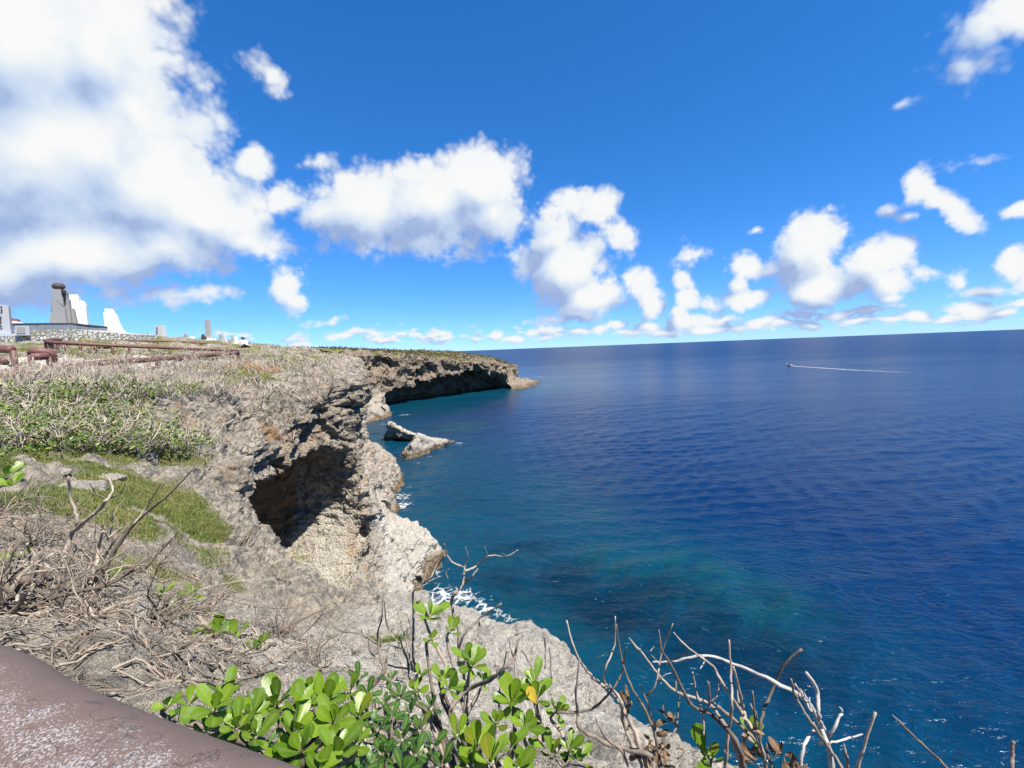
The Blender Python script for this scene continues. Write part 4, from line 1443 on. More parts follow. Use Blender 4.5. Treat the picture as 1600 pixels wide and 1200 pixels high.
for nm, ol, d, dep, mt, lab, cat in SMALL:
    mid = np.mean(np.array(ol), axis=0)
    bx = P(mid[0], max(y for _, y in ol), d)
    g = Geo()
    g.prism([P(x, y, d) for x, y in ol][::-1], (0, dep, 0))
    o = solo(nm, g, mt, bx, lab, cat, smooth=False)
    if 'dark cap' in lab:
        g = Geo()
        g.prism([P(x, y, 64.1) for x, y in [(376.0, 526.5), (378.8, 526.5), (379.2, 531.1), (376.4, 531.1)]][::-1], (0, .5, 0))
        link('cap', g.mesh('cap', False, bx), 'dark_stone', o)
    if 'squared' in lab:
        for y in (512, 515, 518, 521):
            g = Geo()
            g.tube([P(244, y, 62.98), P(246.4, y + .3, 62.98)], .05, 4)
            link('glyph', g.mesh('glyph', True, bx), 'ink', o)
    if nm == 'obelisk':
        g = Geo()
        g.prism([P(x, y, 67.6) for x, y in [(317.5, 528.6), (328.4, 528.4), (329, 534), (317, 534)]][::-1], (0, 1.4, 0))
        link('base', g.mesh('base', False, bx), 'white_plaster', o)
    if 'lantern' in nm:
        g = Geo()
        g.prism([P(x, y, 66.1) for x, y in [(276.4, 528), (278.8, 528), (279.2, 531.5), (276, 531.5)]][::-1], (0, .4, 0))
        link('stand', g.mesh('stand', False, bx), 'white_plaster', o)

# ------------------------------------------------------------------ boat and wake
bp_ = PZ(1234, 571.5, 0.0)
bt = thing('motor_boat', bp_, 'small white motor boat trailing a long wake far out on the sea', 'boat')
fw = unit(PZ(1234, 571.5, 0) - PZ(1300, 576, 0))
sd = np.array([-fw[1], fw[0], 0])
L, W = 6.2, 1.05
st = [(-1, .85, .9), (-.4, 1, .95), (.2, .95, 1.05), (.7, .6, 1.25), (1.0, .05, 1.45)]
V = []
for s_, w_, h_ in st:
    c = bp_ + fw * s_ * L / 2
    V += [c - sd * W * w_ + (0, 0, h_), c - sd * W * w_ * .6 + (0, 0, -.1), c + sd * W * w_ * .6 + (0, 0, -.1), c + sd * W * w_ + (0, 0, h_)]
g = Geo()
g.add(V, [(i * 4 + k, i * 4 + k + 1, i * 4 + 5 + k, i * 4 + 4 + k) for i in range(4) for k in range(3)] + [(i * 4 + 3, i * 4, i * 4 + 4, i * 4 + 7) for i in range(4)] + [(0, 3, 2, 1)])
part('hull', g, 'hull_white', bt, False)
g = Geo()
for z0, z1, s0, s1, w_ in ((.95, 1.75, -.1, .35, .7), (1.75, 1.9, -.25, .4, .85)):
    V = [bp_ + fw * s * L / 2 + sd * w_ * k + (0, 0, z) for z in (z0, z1) for s, k in ((s0, -1), (s1, -1), (s1, 1), (s0, 1))]
    g.add(V, [(3, 2, 1, 0), (4, 5, 6, 7), (0, 1, 5, 4), (1, 2, 6, 5), (2, 3, 7, 6), (3, 0, 4, 7)])
part('cabin', g, 'dark_stone', bt, False)
g = Geo()
V = [bp_ - fw * (L / 2 + .25) + sd * k * .25 + (0, 0, z) for z in (.1, 1.3) for k in (-1, 1)] + [bp_ - fw * (L / 2 - .2) + sd * k * .25 + (0, 0, z) for z in (.1, 1.3) for k in (-1, 1)]
g.add(V, [(0, 1, 3, 2), (4, 6, 7, 5), (0, 2, 6, 4), (1, 5, 7, 3), (2, 3, 7, 6), (0, 4, 5, 1)])
part('outboard_motor', g, 'ink', bt, False)

m, t, b, out = new_mat('wake_foam')
pos = t.n('ShaderNodeNewGeometry').outputs['Position']
b.inputs['Base Color'].default_value = (0.75, 0.80, 0.84, 1)
b.inputs['Roughness'].default_value = 0.8
al = t.math('ADD', t.math('MULTIPLY_ADD', t.noise(pos, 0.35, 6, 0.7), 1.2, -0.65), t.attr('tone'))
t.link(t.mapr(al, 0.45, 1.0, 0.0, 0.55), b.inputs['Alpha'])
g = Geo()
for (pa, pb, w0, w1, t0, t1) in [((1236, 571.8), (1330, 578), .9, 1.6, 1.0, .8), ((1330, 578), (1460, 584), 1.6, 2.2, .8, .5), ((1460, 584), (1640, 592), 2.2, 3.0, .5, .35), ((1290, 575), (1640, 580.5), .7, 2.2, .55, .3)]:
    A_, B_ = PZ(*pa, .12), PZ(*pb, .12)
    s_ = unit(np.cross(B_ - A_, (0, 0, 1)))
    n_ = 16
    V, A2 = [], []
    for i in range(n_ + 1):
        f = i / n_
        c = A_ + (B_ - A_) * f
        w = w0 + (w1 - w0) * f
        V += [c - s_ * w, c + s_ * w]
        A2 += [t0 + (t1 - t0) * f] * 2
    g.add(V, [(2 * i, 2 * i + 1, 2 * i + 3, 2 * i + 2) for i in range(n_)])
    g.A[-1] = np.array(A2)
link('boat_wake', g.mesh('boat_wake'), 'wake_foam', kind='stuff')

# ------------------------------------------------------------------ a bird over the headland
c = P(467, 423, 70)
bt = thing('bird', c, 'tiny dark bird gliding in the sky beside the small white cloud', 'bird')
g = Geo()
g.tube([c + (-.16, 0, 0), c + (-.05, 0, .01), c + (.08, 0, 0), c + (.17, 0, .01)], [.01, .04, .035, .008], 8)
part('body', g, 'bird_plumage', bt)
for s_ in (-1, 1):
    g = Geo()
    w_ = [c + (0.03, 0, .01), c + (.02, .24 * s_, .10), c + (-.06, .50 * s_, .05)]
    for a_, b_ in ((0, 1), (1, 2)):
        pass
    g.add([w_[0] + (.05, 0, 0), w_[0] + (-.07, 0, 0), w_[1] + (.05, 0, 0), w_[1] + (-.06, 0, 0), w_[2], w_[0] + (-.01, 0, .015), w_[1] + (0, 0, .012)],
          [], [(0, 2, 5), (5, 2, 6), (5, 6, 3), (5, 3, 1), (2, 4, 6), (6, 4, 3), (0, 1, 3), (0, 3, 2), (2, 3, 4)])
    part('wing', g, 'bird_plumage', bt, False)
# ------------------------------------------------------------------ branches
def grow(start, direc, length, r0, segs=7, wander=0.35, up=0.15, taper=0.35):
    p = np.asarray(start, float)
    d = unit(direc)
    pts, rad = [p.copy()], [r0]
    step = length / segs
    for i in range(segs):
        d = unit(d + np.array([random.gauss(0, wander), random.gauss(0, wander), random.gauss(0, wander) + up]) * 0.6)
        p = p + d * step * random.uniform(0.8, 1.2)
        pts.append(p.copy())
        rad.append(r0 * (1 - (1 - taper) * (i + 1) / segs))
    return np.array(pts), np.array(rad)


def bush(geo, base, n_main, length, r0, spread=0.9, levels=2, sides=5, lean=(0, 0, 0), up=0.12, wander=0.4, kids=(3, 5), tips=None, floor=None):
    def rec(start, d, ln, r, lev):
        pts, rad = grow(start, d, ln, r, 7 if lev == 0 else 5, wander, up)
        if floor is not None:
            pts[:, 2] = np.maximum(pts[:, 2], floor + 0.02)
        geo.tube(pts, rad, sides if lev == 0 else max(3, sides - 1), random.random(), cap=lev < 2)
        if lev < levels:
            for _ in range(random.randint(*kids)):
                i = random.randint(1, len(pts) - 2)
                dd = unit(pts[i + 1] - pts[i]) + np.array([random.gauss(0, .7), random.gauss(0, .7), random.gauss(0.15, .55)])
                rec(pts[i], dd, ln * random.uniform(.35, .65), rad[i] * random.uniform(.5, .75), lev + 1)
        elif tips is not None:
            tips.append((pts[-1], unit(pts[-1] - pts[-2])))
    for k in range(n_main):
        a = random.uniform(0, 2 * math.pi)
        d = np.array([math.cos(a) * spread, math.sin(a) * spread, random.uniform(.35, 1.0)]) + np.asarray(lean)
        off = np.array([random.gauss(0, .12), random.gauss(0, .12), 0]) * length * 0.6
        rec(np.asarray(base) + off, d, length * random.uniform(.6, 1.15), r0 * random.uniform(.55, 1.1), 0)


LRNG = np.random.default_rng(77)


def small_leaves(geo, centres, n, L, spread):
    """n little four-cornered leaves about each centre; L may be one length or one per centre"""
    C = np.repeat(np.array([np.asarray(c[0] if len(c) == 2 else c, float) for c in centres]), n, axis=0)
    k = len(C)
    Ls = np.repeat(np.broadcast_to(np.asarray(L, float), (len(centres),)), n)[:, None] * LRNG.uniform(.6, 1.2, (k, 1))
    a = LRNG.normal(0, 1, (k, 3))
    a[:, 2] = LRNG.normal(.7, .7, k)
    a /= np.linalg.norm(a, axis=1, keepdims=True) + 1e-9
    s = np.cross(a, np.stack([LRNG.normal(0, 1, k), LRNG.normal(0, 1, k), np.ones(k)], 1))
    s /= np.linalg.norm(s, axis=1, keepdims=True) + 1e-9
    o = C + LRNG.normal(0, 1, (k, 3)) * np.array([spread, spread, spread * .7])
    nn = np.cross(a, s) * Ls * .1
    V = np.stack([o, o + a * Ls * .6 + s * Ls * .25 + nn, o + a * Ls, o + a * Ls * .6 - s * Ls * .25 + nn], 1).reshape(-1, 3)
    geo.add(V, np.arange(4 * k).reshape(-1, 4))
    geo.A[-1] = np.repeat(LRNG.random(k), 4)


# ------------------------------------------------------------------ leaves big enough to pick out
def leaf_mesh(name, seed, width=0.48, curl=0.18, fold=0.18, mat='sea_lettuce_leaf'):
    rnd = random.Random(seed)
    rows = [0.0, 0.14, 0.32, 0.52, 0.70, 0.85, 0.95, 1.0]
    prof = [0.05, 0.13, 0.27, 0.41, 0.5, 0.46, 0.30, 0.07]
    V, al, rb = [], [], []
    bend = curl * rnd.uniform(.3, 1.5) * rnd.choice([1, 1, 1, -.4])
    skew = rnd.uniform(-.08, .08)
    for t_, w_ in zip(rows, prof):
        for s_ in (-1, -.45, 0, .45, 1):
            x = s_ * w_ * width + skew * t_ * t_
            z = -bend * t_ * t_ + fold * abs(s_) * w_ * width * (1.2 - t_) + rnd.uniform(-.014, .014)
            V.append((x, t_, z))
            al.append(t_)
            rb.append(1.0 if s_ == 0 and t_ < .9 else 0.0)
    q = [(i * 5 + k, i * 5 + k + 1, i * 5 + 6 + k, i * 5 + 5 + k) for i in range(len(rows) - 1) for k in range(4)]
    me = build_mesh(name, np.array(V), q, attrs={'along': al, 'rib': rb})
    me.materials.append(MATS[mat])
    return me


LEAVES = [leaf_mesh('leaf', s, random.uniform(.36, .60), random.uniform(.05, .40), random.uniform(.05, .38)) for s in range(12)]
DLEAVES = [leaf_mesh('leaf', 20 + s, random.uniform(.36, .48), mat='dark_leaf') for s in range(4)]
DEAD = [leaf_mesh('dead_leaf', 40 + s, random.uniform(.4, .6), curl=.9, fold=.9, mat='dead_leaf') for s in range(4)]


def put_leaf(parent, me, origin, direc, normal, L, name='leaf'):
    y = unit(direc)
    x = unit(np.cross(y, normal))
    z = np.cross(x, y)
    o = bpy.data.objects.new(name, me)
    COL.objects.link(o)
    o.parent = parent
    M = Matrix(((x[0], y[0], z[0], 0), (x[1], y[1], z[1], 0), (x[2], y[2], z[2], 0), (0, 0, 0, 1)))
    loc = np.asarray(origin) - np.array(parent.location)
    o.matrix_local = Matrix.Translation([float(c) for c in loc]) @ M @ Matrix.Scale(float(L), 4)
    return o


def rosette(parent, c, axis, n, L, meshes=None, open_=1.0):
    axis = unit(axis)
    u = unit(np.cross(axis, (0.3, 0.9, 0.2)))
    w = np.cross(axis, u)
    ph0 = random.uniform(0, 6.28)
    for k in range(n):
        f = k / max(1, n - 1)
        ph = ph0 + k * 2.39996
        tilt = math.radians(12 + 54 * f ** .8) * open_ + random.gauss(0, .1)
        rad = math.cos(ph) * u + math.sin(ph) * w
        d = math.cos(tilt) * axis + math.sin(tilt) * rad
        nrm = math.sin(tilt) * axis - math.cos(tilt) * rad
        put_leaf(parent, random.choice(meshes or LEAVES), np.asarray(c) + rad * .006 - axis * .02 * f, d, nrm, L * random.uniform(.6, 1.15) * (0.62 + 0.38 * math.sin(math.pi * (0.25 + 0.65 * f))))


def traced(px_pts, d, jitter=0.06, dslope=0.0):
    """a branch drawn through photo positions, wandering in depth"""
    out = []
    dd = d
    for i, (x, y) in enumerate(px_pts):
        dd = d + dslope * i + random.gauss(0, jitter)
        out.append(P(x, y, dd))
    return np.array(out)


def twig(geo, pts, r0, r1, sides=6, n=None, knob=0.12, tone=None):
    p = spline(pts, n or (len(pts) * 5))
    r = np.linspace(r0, r1, len(p)) * (1 + knob * np.array([random.gauss(0, 1) for _ in p]).clip(-1.5, 1.5))
    p = p + 0.25 * r[:, None] * np.array([[random.gauss(0, 1) for _ in range(3)] for _ in p])
    geo.tube(p, r, sides, random.random() if tone is None else tone)


# ---- green shrub beyond the rail
def green_shrub(name, base, label, rosettes, stems_to=None, mat_stem='bark', meshes=None, under=False):
    t_ = thing(name, base, label, 'shrub')
    g = Geo()
    for (px, py, d, Lpx, n, *rest) in rosettes:
        c = P(px, py, d)
        L = Lpx / FPX * d * 1.02
        toward = unit(np.array([0, 0, CAMZ]) - c)
        ax = unit(np.array([random.gauss(0, .28), random.gauss(0, .2), 1.0]) + toward * 0.35 + np.array([.18, -.05, 0]))
        rosette(t_, c, ax, n, L, rest[0] if rest else meshes)
        if under:
            rosette(t_, c - ax * L * .55 + np.array([random.gauss(0, .03), random.gauss(0, .03), -.02]), ax, 5, L * .8, DLEAVES, 1.25)
        b0 = np.asarray(base) + np.array([random.gauss(0, .10), random.gauss(0, .10), 0])
        mid = (c + b0) / 2 + np.array([random.gauss(0, .05), random.gauss(0, .05), -.05])
        p = spline([c, c - ax * .09, mid, b0 + (0, 0, -.05)], 12)
        g.tube(p, np.linspace(.0065, .014, 12) * (1 + .12 * RNG.standard_normal(12)), 6, random.random())
    part('stems', g, mat_stem, t_)
    return t_


def below(px, py, d):
    c = P(px, py, d)
    return (c[0], c[1], min(top_z(c[0], c[1]), c[2] - .1))


green_shrub('green_shrub', below(430, 1150, 1.75), 'dense bright green fleshy-leaved shrub just beyond the brown rail',
            [(335, 1108, 1.55, 50, 9), (352, 1085, 1.75, 36, 7), (262, 1104, 1.65, 30, 6), (296, 1098, 1.8, 26, 6), (392, 1118, 1.60, 44, 8), (430, 1100, 1.70, 46, 9), (466, 1108, 1.62, 50, 10), (462, 1140, 1.5, 48, 9), (508, 1095, 1.7, 46, 9),
             (520, 1128, 1.55, 50, 9), (400, 1150, 1.5, 42, 8), (470, 1172, 1.42, 46, 8), (525, 1178, 1.40, 52, 8), (560, 1118, 1.7, 36, 8), (500, 1205, 1.35, 48, 8), (440, 1188, 1.42, 42, 7), (556, 1160, 1.5, 40, 8), (486, 1075, 1.9, 30, 7), (545, 1080, 1.9, 30, 7), (370, 1135, 1.52, 38, 7), (415, 1080, 1.9, 28, 6)], under=True)
green_shrub('green_shrub', below(630, 1150, 1.9), 'darker small-leaved shrub between the bright shrub and the woody stems',
            [(575, 1085, 2.0, 26, 8), (600, 1100, 1.95, 26, 8), (625, 1090, 2.05, 26, 8), (612, 1122, 1.9, 28, 8), (590, 1140, 1.85, 28, 8), (640, 1115, 1.95, 26, 8), (655, 1140, 1.85, 30, 8), (628, 1155, 1.8, 32, 8), (598, 1178, 1.7, 32, 8), (650, 1180, 1.7, 32, 8),
             (580, 1198, 1.6, 36, 8), (672, 1105, 2.0, 24, 7), (560, 1060, 2.1, 22, 6), (610, 1062, 2.1, 20, 6), (630, 1205, 1.6, 36, 8), (675, 1165, 1.75, 30, 7), (690, 1195, 1.65, 34, 7)], meshes=DLEAVES)
green_shrub('green_shrub', below(715, 1120, 2.2), 'woody shrub with leaf rosettes up its stem in front of the pale cliff edge',
            [(672, 962, 2.5, 32, 9), (705, 985, 2.45, 24, 5), (738, 1040, 2.3, 30, 9), (728, 1030, 2.35, 28, 7), (703, 1075, 2.1, 38, 9), (690, 1060, 2.2, 26, 6), (650, 1078, 2.2, 24, 6), (672, 1000, 2.4, 20, 5), (655, 1055, 2.2, 22, 5), (756, 1062, 2.3, 24, 6),
             (745, 1165, 1.8, 46, 9), (735, 1195, 1.7, 44, 8), (766, 1190, 1.65, 46, 8), (716, 1148, 1.85, 34, 7)])
green_shrub('green_shrub', below(835, 1130, 2.0), 'green shrub with one yellow leaf at the edge of the cliff, centre',
            [(800, 1098, 2.05, 46, 9), (838, 1092, 2.1, 38, 9), (836, 1066, 2.2, 36, 6), (870, 1110, 2.1, 34, 7), (860, 1180, 1.9, 36, 8), (890, 1172, 1.95, 36, 8), (775, 1130, 1.9, 34, 7), (820, 1135, 1.95, 34, 7), (905, 1190, 1.9, 32, 6), (810, 1200, 1.75, 40, 8), (800, 1165, 1.8, 32, 7)])
# the yellow leaf
ys = [o for o in bpy.data.objects if o.get('label', '').startswith('green shrub with one yellow')][0]
YEL = leaf_mesh('leaf', 77, .5, mat='sea_lettuce_leaf')
YEL.materials.clear()
simple_mat('yellow_leaf', (0.42, 0.28, 0.03), (0.62, 0.46, 0.05), 12, 0.4, 0)
YEL.materials.append(MATS['yellow_leaf'])
put_leaf(ys, YEL, P(838, 1100, 2.0), unit(P(830, 1078, 1.98) - P(838, 1100, 2.0)), unit(-ray(832, 1090) + np.array([.2, 0, .4])), .10)
for (pxs, lab) in [
        ([(348, 1000, 4.2, 34, 8), (340, 985, 4.3, 30, 6), (362, 1005, 4.2, 26, 6), (372, 990, 4.4, 22, 6)], 'low green sprout with one broad leaf among the fallen twigs'),
        ([(240, 935, 5.0, 20, 7), (258, 925, 5.1, 18, 7), (222, 945, 4.9, 18, 6)], 'leafy sprig behind the dead branches, left of the broad-leaved sprout'),
        ([(285, 945, 4.8, 24, 8), (300, 930, 4.9, 22, 7), (268, 965, 4.6, 26, 8), (245, 970, 4.5, 24, 8), (255, 990, 4.4, 22, 7)], 'clump of green rosettes among the dead branches, centre left'),
        ([(195, 1025, 3.4, 28, 5), (205, 1030, 3.4, 20, 4)], 'single small green seedling just above the brown rail'),
        ([(45, 942, 4.2, 26, 6), (60, 950, 4.1, 20, 5), (30, 930, 4.4, 18, 4)], 'green sprig at the left edge among thick dead trunks'),
        ([(20, 760, 8.0, 24, 7), (8, 745, 8.2, 22, 7), (28, 735, 8.4, 18, 5)], 'green tuft of leaves on the turf at the left edge'),
        ([(120, 965, 4.3, 20, 6), (132, 975, 4.2, 18, 5), (108, 955, 4.4, 16, 5)], 'small green sprig under the forked limb'),
        ([(75, 1000, 3.7, 20, 5), (90, 990, 3.8, 18, 5)], 'green sprig between grey roots just above the rail'),
        ([(170, 905, 5.0, 18, 6), (182, 898, 5.1, 16, 6), (160, 915, 4.9, 16, 5)], 'yellowish green sprig right behind the forked limb'),
        ([(395, 1015, 4.1, 20, 6), (410, 1005, 4.2, 18, 6)], 'small green sprig right of the broad-leaved sprout'),
        ([(15, 880, 5.0, 20, 6), (30, 870, 5.1, 18, 6), (5, 895, 4.9, 18, 6)], 'green sprig at the left edge above the grey log'),
        ([(300, 1000, 4.0, 18, 6), (312, 990, 4.1, 16, 5)], 'low green sprig left of the broad-leaved sprout'),
        ([(1102, 1180, 1.9, 48, 4), (1112, 1186, 1.9, 26, 5)], 'upright pale green sprig among bare twigs over the sea'),
        ([(1172, 1140, 2.1, 26, 5)], 'tiny leaf tuft on a bare stem, right of the pale green sprig')]:
    x0, y0, d0 = pxs[0][:3]
    c = P(x0, y0 + 14, d0)
    zb = c[2] - .08 if y0 > 1100 else min(top_z(c[0], c[1]), c[2])
    green_shrub('green_sprig', (c[0], c[1], zb), lab, pxs)

# ---- bare twigs in front of the sea, drawn after the photograph
def bare(name, label, base, branches, mat='bark', extra=0, dead=()):
    t_ = thing(name, base, label, 'dead shrub')
    g = Geo()
    for br in branches:
        pts, r0, r1 = br[0], br[1], br[2]
        d = br[3]
        w = traced(pts, d, .05)
        twig(g, w, r0, r1)
        # side spurs
        for _ in range(random.randint(0, 2)):
            i = random.randint(0, len(w) - 1)
            pp, rr = grow(w[i], np.array([random.gauss(0, .6), random.gauss(0, .6), .8]), random.uniform(.03, .09), r1 * .8, 3, .4, .1)
            g.tube(pp, rr, 4, random.random())
    part('branches', g, mat, t_)
    for (px, py, d, n, rad) in dead:
        c = P(px, py, d)
        for _ in range(n):
            v = unit(np.array([random.gauss(0, 1), random.gauss(0, 1), random.gauss(-.2, .8)]))
            put_leaf(t_, random.choice(DEAD), c + np.array([random.gauss(0, rad), random.gauss(0, rad), random.gauss(0, rad)]), v, unit([random.gauss(0, 1), random.gauss(0, 1), random.gauss(0, 1)]), random.uniform(.035, .06), 'dead_leaf')
    return t_


bare('dead_shrub', 'forked dark twig reaching over the water below the pale cliff', below(716, 1010, 2.6), [
    ([(717, 1040), (716, 985), (705, 945), (711, 927)], .011, .009, 2.6),
    ([(711, 927), (726, 912), (738, 900), (747, 888)], .008, .004, 2.6),
    ([(723, 914), (726, 888), (729, 876), (732, 871)], .0065, .003, 2.6),
    ([(726, 892), (744, 885), (762, 870), (774, 868), (792, 869), (810, 859)], .007, .0035, 2.6),
    ([(724, 886), (708, 879), (699, 867), (694, 849)], .006, .003, 2.6),
    ([(695, 866), (681, 888), (672, 903)], .005, .006, 2.6),
    ([(700, 905), (697, 893), (702, 889)], .003, .002, 2.6),
    ([(646, 1000), (646, 957), (646, 924), (660, 912), (669, 879)], .008, .003, 2.5),
    ([(660, 912), (672, 903), (684, 880)], .005, .003, 2.5),
    ([(715, 1020), (726, 990), (750, 966), (783, 943)], .009, .004, 2.5),
    ([(750, 966), (747, 996), (741, 1011)], .006, .006, 2.5)])
bare('dead_shrub', 'slender upright bare stems in front of the white cliff foot', below(640, 1030, 2.7), [
    ([(640, 1060), (633, 1020), (606, 981), (600, 936)], .008, .003, 2.7), ([(645, 1050), (636, 1008), (618, 942)], .008, .003, 2.7), ([(648, 1050), (645, 1015), (645, 990), (636, 960)], .008, .003, 2.65),
    ([(632, 1015), (612, 1008), (604, 996)], .004, .002, 2.7), ([(640, 1040), (625, 1000), (623, 975)], .006, .003, 2.7), ([(640, 1045), (610, 1040), (580, 1020), (575, 990)], .006, .003, 2.7),
    ([(560, 1130), (575, 1080), (600, 1050), (605, 1020)], .016, .008, 2.4), ([(600, 1050), (590, 1000), (597, 960), (598, 920)], .008, .003, 2.5), ([(594, 1010), (560, 990), (530, 985), (510, 965)], .006, .003, 2.6)])
bare('dead_shrub', 'crooked dark branch rising across the pale cliff edge, centre', below(740, 1090, 2.2), [
    ([(700, 1110), (732, 1077), (768, 1062), (792, 1041), (804, 1026), (807, 1011), (813, 996)], .014, .004, 2.15), ([(797, 1008), (800, 1020), (804, 1028)], .003, .006, 2.15), ([(782, 1120), (780, 1098), (783, 1062), (792, 1017)], .008, .003, 2.2),
    ([(807, 1100), (806, 1060), (804, 1030)], .007, .006, 2.2), ([(774, 1040), (778, 1055), (783, 1062)], .003, .005, 2.2), ([(852, 1045), (852, 1010), (850, 995)], .005, .003, 2.3), ([(862, 1060), (860, 1030), (858, 1012)], .004, .002, 2.3),
    ([(815, 1015), (830, 1040), (840, 1060)], .003, .004, 2.3)])
bare('dead_shrub', 'pale bare twigs standing against the teal water, right of the cliff edge', below(980, 1200, 1.9), [
    ([(885, 969), (900, 1020), (924, 1056), (954, 1080), (975, 1110), (1005, 1179), (1020, 1260)], .004, .012, 1.9), ([(961, 963), (960, 1008), (945, 1047), (945, 1066), (957, 1080)], .003, .006, 1.9),
    ([(963, 975), (972, 1032), (987, 1074), (1017, 1128), (1030, 1180), (1035, 1260)], .003, .011, 1.85), ([(979, 1011), (972, 1050), (957, 1077), (930, 1104), (900, 1113), (870, 1113)], .003, .007, 1.9),
    ([(906, 1029), (900, 1080), (903, 1116), (909, 1140), (960, 1164), (1020, 1180)], .004, .012, 1.85), ([(1000, 1070), (1012, 1100), (1020, 1130)], .003, .005, 1.9), ([(1060, 1096), (1058, 1130), (1050, 1150)], .003, .005, 1.9),
    ([(930, 1120), (945, 1150), (975, 1180), (990, 1240)], .004, .008, 1.8), ([(970, 1095), (978, 1140), (1000, 1190), (1005, 1240)], .009, .010, 1.85)],
     dead=[(1032, 1165, 1.85, 16, .025), (1030, 1190, 1.8, 16, .03), (1012, 1175, 1.85, 8, .02), (985, 1098, 1.9, 5, .012), (1045, 1125, 1.85, 8, .015)])
bare('dead_shrub', 'fan of tan twigs rising from the bottom edge over deep water', below(1130, 1230, 1.9), [
    ([(1000, 1016), (1030, 1055), (1056, 1080), (1105, 1099), (1130, 1130), (1146, 1159), (1165, 1230)], .004, .011, 1.9), ([(1030, 984), (1034, 1016), (1049, 1039), (1079, 1099), (1112, 1117), (1150, 1160), (1170, 1230)], .003, .011, 1.85),
    ([(1051, 975), (1034, 1020), (1026, 1065), (1011, 1087)], .003, .005, 1.85), ([(1052, 988), (1075, 1012), (1112, 1039), (1127, 1065), (1157, 1110), (1190, 1170), (1200, 1240)], .003, .010, 1.9),
    ([(1139, 999), (1142, 1050), (1144, 1095), (1139, 1140), (1135, 1177), (1130, 1240)], .004, .009, 1.85), ([(1146, 1042), (1161, 1102), (1165, 1125)], .005, .007, 1.9), ([(1253, 1014), (1225, 1039), (1206, 1080), (1189, 1125), (1185, 1180)], .005, .008, 1.95),
    ([(1107, 1065), (1109, 1099), (1099, 1114)], .004, .006, 1.9), ([(1082, 1050), (1088, 1080), (1098, 1115), (1100, 1150)], .004, .006, 1.9), ([(1176, 1080), (1180, 1125), (1190, 1180)], .004, .008, 1.9), ([(1116, 1099), (1165, 1140), (1202, 1185), (1220, 1250)], .007, .011, 1.8),
    ([(1022, 1010), (1016, 1020), (1026, 1032), (1032, 1040)], .0015, .0015, 1.85), ([(1125, 1065), (1122, 1085), (1112, 1096)], .005, .004, 1.9)],
     dead=[(1222, 1178, 1.8, 16, .025), (1180, 1190, 1.8, 10, .02), (1172, 1140, 1.85, 5, .012), (1240, 1195, 1.8, 8, .02)])
bare('driftwood_branch', 'bleached white branch arching over the sea with splintered stubs', below(1290, 1230, 1.9), [
    ([(1019, 1035), (1056, 1033), (1097, 1024), (1142, 1035), (1210, 1065), (1255, 1091), (1277, 1121), (1296, 1177), (1310, 1240)], 0.0040, 0.0125, 1.95), ([(1097, 1024), (1100, 1034), (1094, 1045)], 0.0040, 0.0026, 1.95),
    ([(1259, 1050), (1277, 1080), (1279, 1117), (1289, 1147)], 0.0079, 0.0099, 1.9), ([(1242, 1068), (1256, 1090), (1268, 1112)], 0.0040, 0.0066, 1.9), ([(1315, 1114), (1300, 1144), (1289, 1159)], 0.0066, 0.0079, 1.9), ([(1347, 1147), (1300, 1160), (1277, 1162)], 0.0040, 0.0053, 1.85),
    ([(1272, 1140), (1255, 1170), (1250, 1230)], 0.0066, 0.0079, 1.9), ([(1250, 1076), (1262, 1092), (1266, 1100)], 0.0033, 0.0046, 1.9)], mat='driftwood')
bare('dead_shrub', 'thin pale stalks at the bottom right, right of the bleached branch', below(1340, 1235, 1.8), [
    ([(1236, 1061), (1244, 1091), (1270, 1132), (1296, 1170), (1315, 1200), (1330, 1250)], .005, .008, 1.75), ([(1367, 1112), (1349, 1170), (1341, 1200), (1335, 1260)], .006, .007, 1.8), ([(1322, 1180), (1325, 1200), (1326, 1250)], .007, .008, 1.8)])
bare('dry_stalk', 'lone straight dry stalk leaning left over the water at the bottom right', below(1490, 1215, 1.7), [([(1409, 1132), (1440, 1162), (1480, 1200), (1530, 1250)], .0045, .006, 1.7)])
bare('dry_stalk', 'short upright stalk at the bottom right corner', below(1581, 1230, 1.7), [([(1583, 1157), (1582, 1180), (1581, 1215), (1580, 1260)], .006, .007, 1.7)])

# ---- the dead thicket on the left
def tangle(label, base_px, n_main, length, r0, branches=(), lean=(0, 0, 0), logs=(), spread=1.3, up=.02, seed=0, kids=(3, 5), levels=2):
    random.seed(seed)
    b = P(*base_px)
    b[2] = top_z(b[0], b[1])
    t_ = thing('dead_shrub', b, label, 'dead shrub')
    g = Geo()
    bush(g, b, n_main, length, r0, spread, levels, 6, lean, up, .42, kids, floor=b[2] - .3)
    part('branches', g, 'bark', t_)
    if branches:
        g = Geo()
        for pts, ra, rb, d in branches:
            twig(g, traced(pts, d, .08), ra, rb, 8)
        part('limbs', g, 'bark', t_)
    return t_


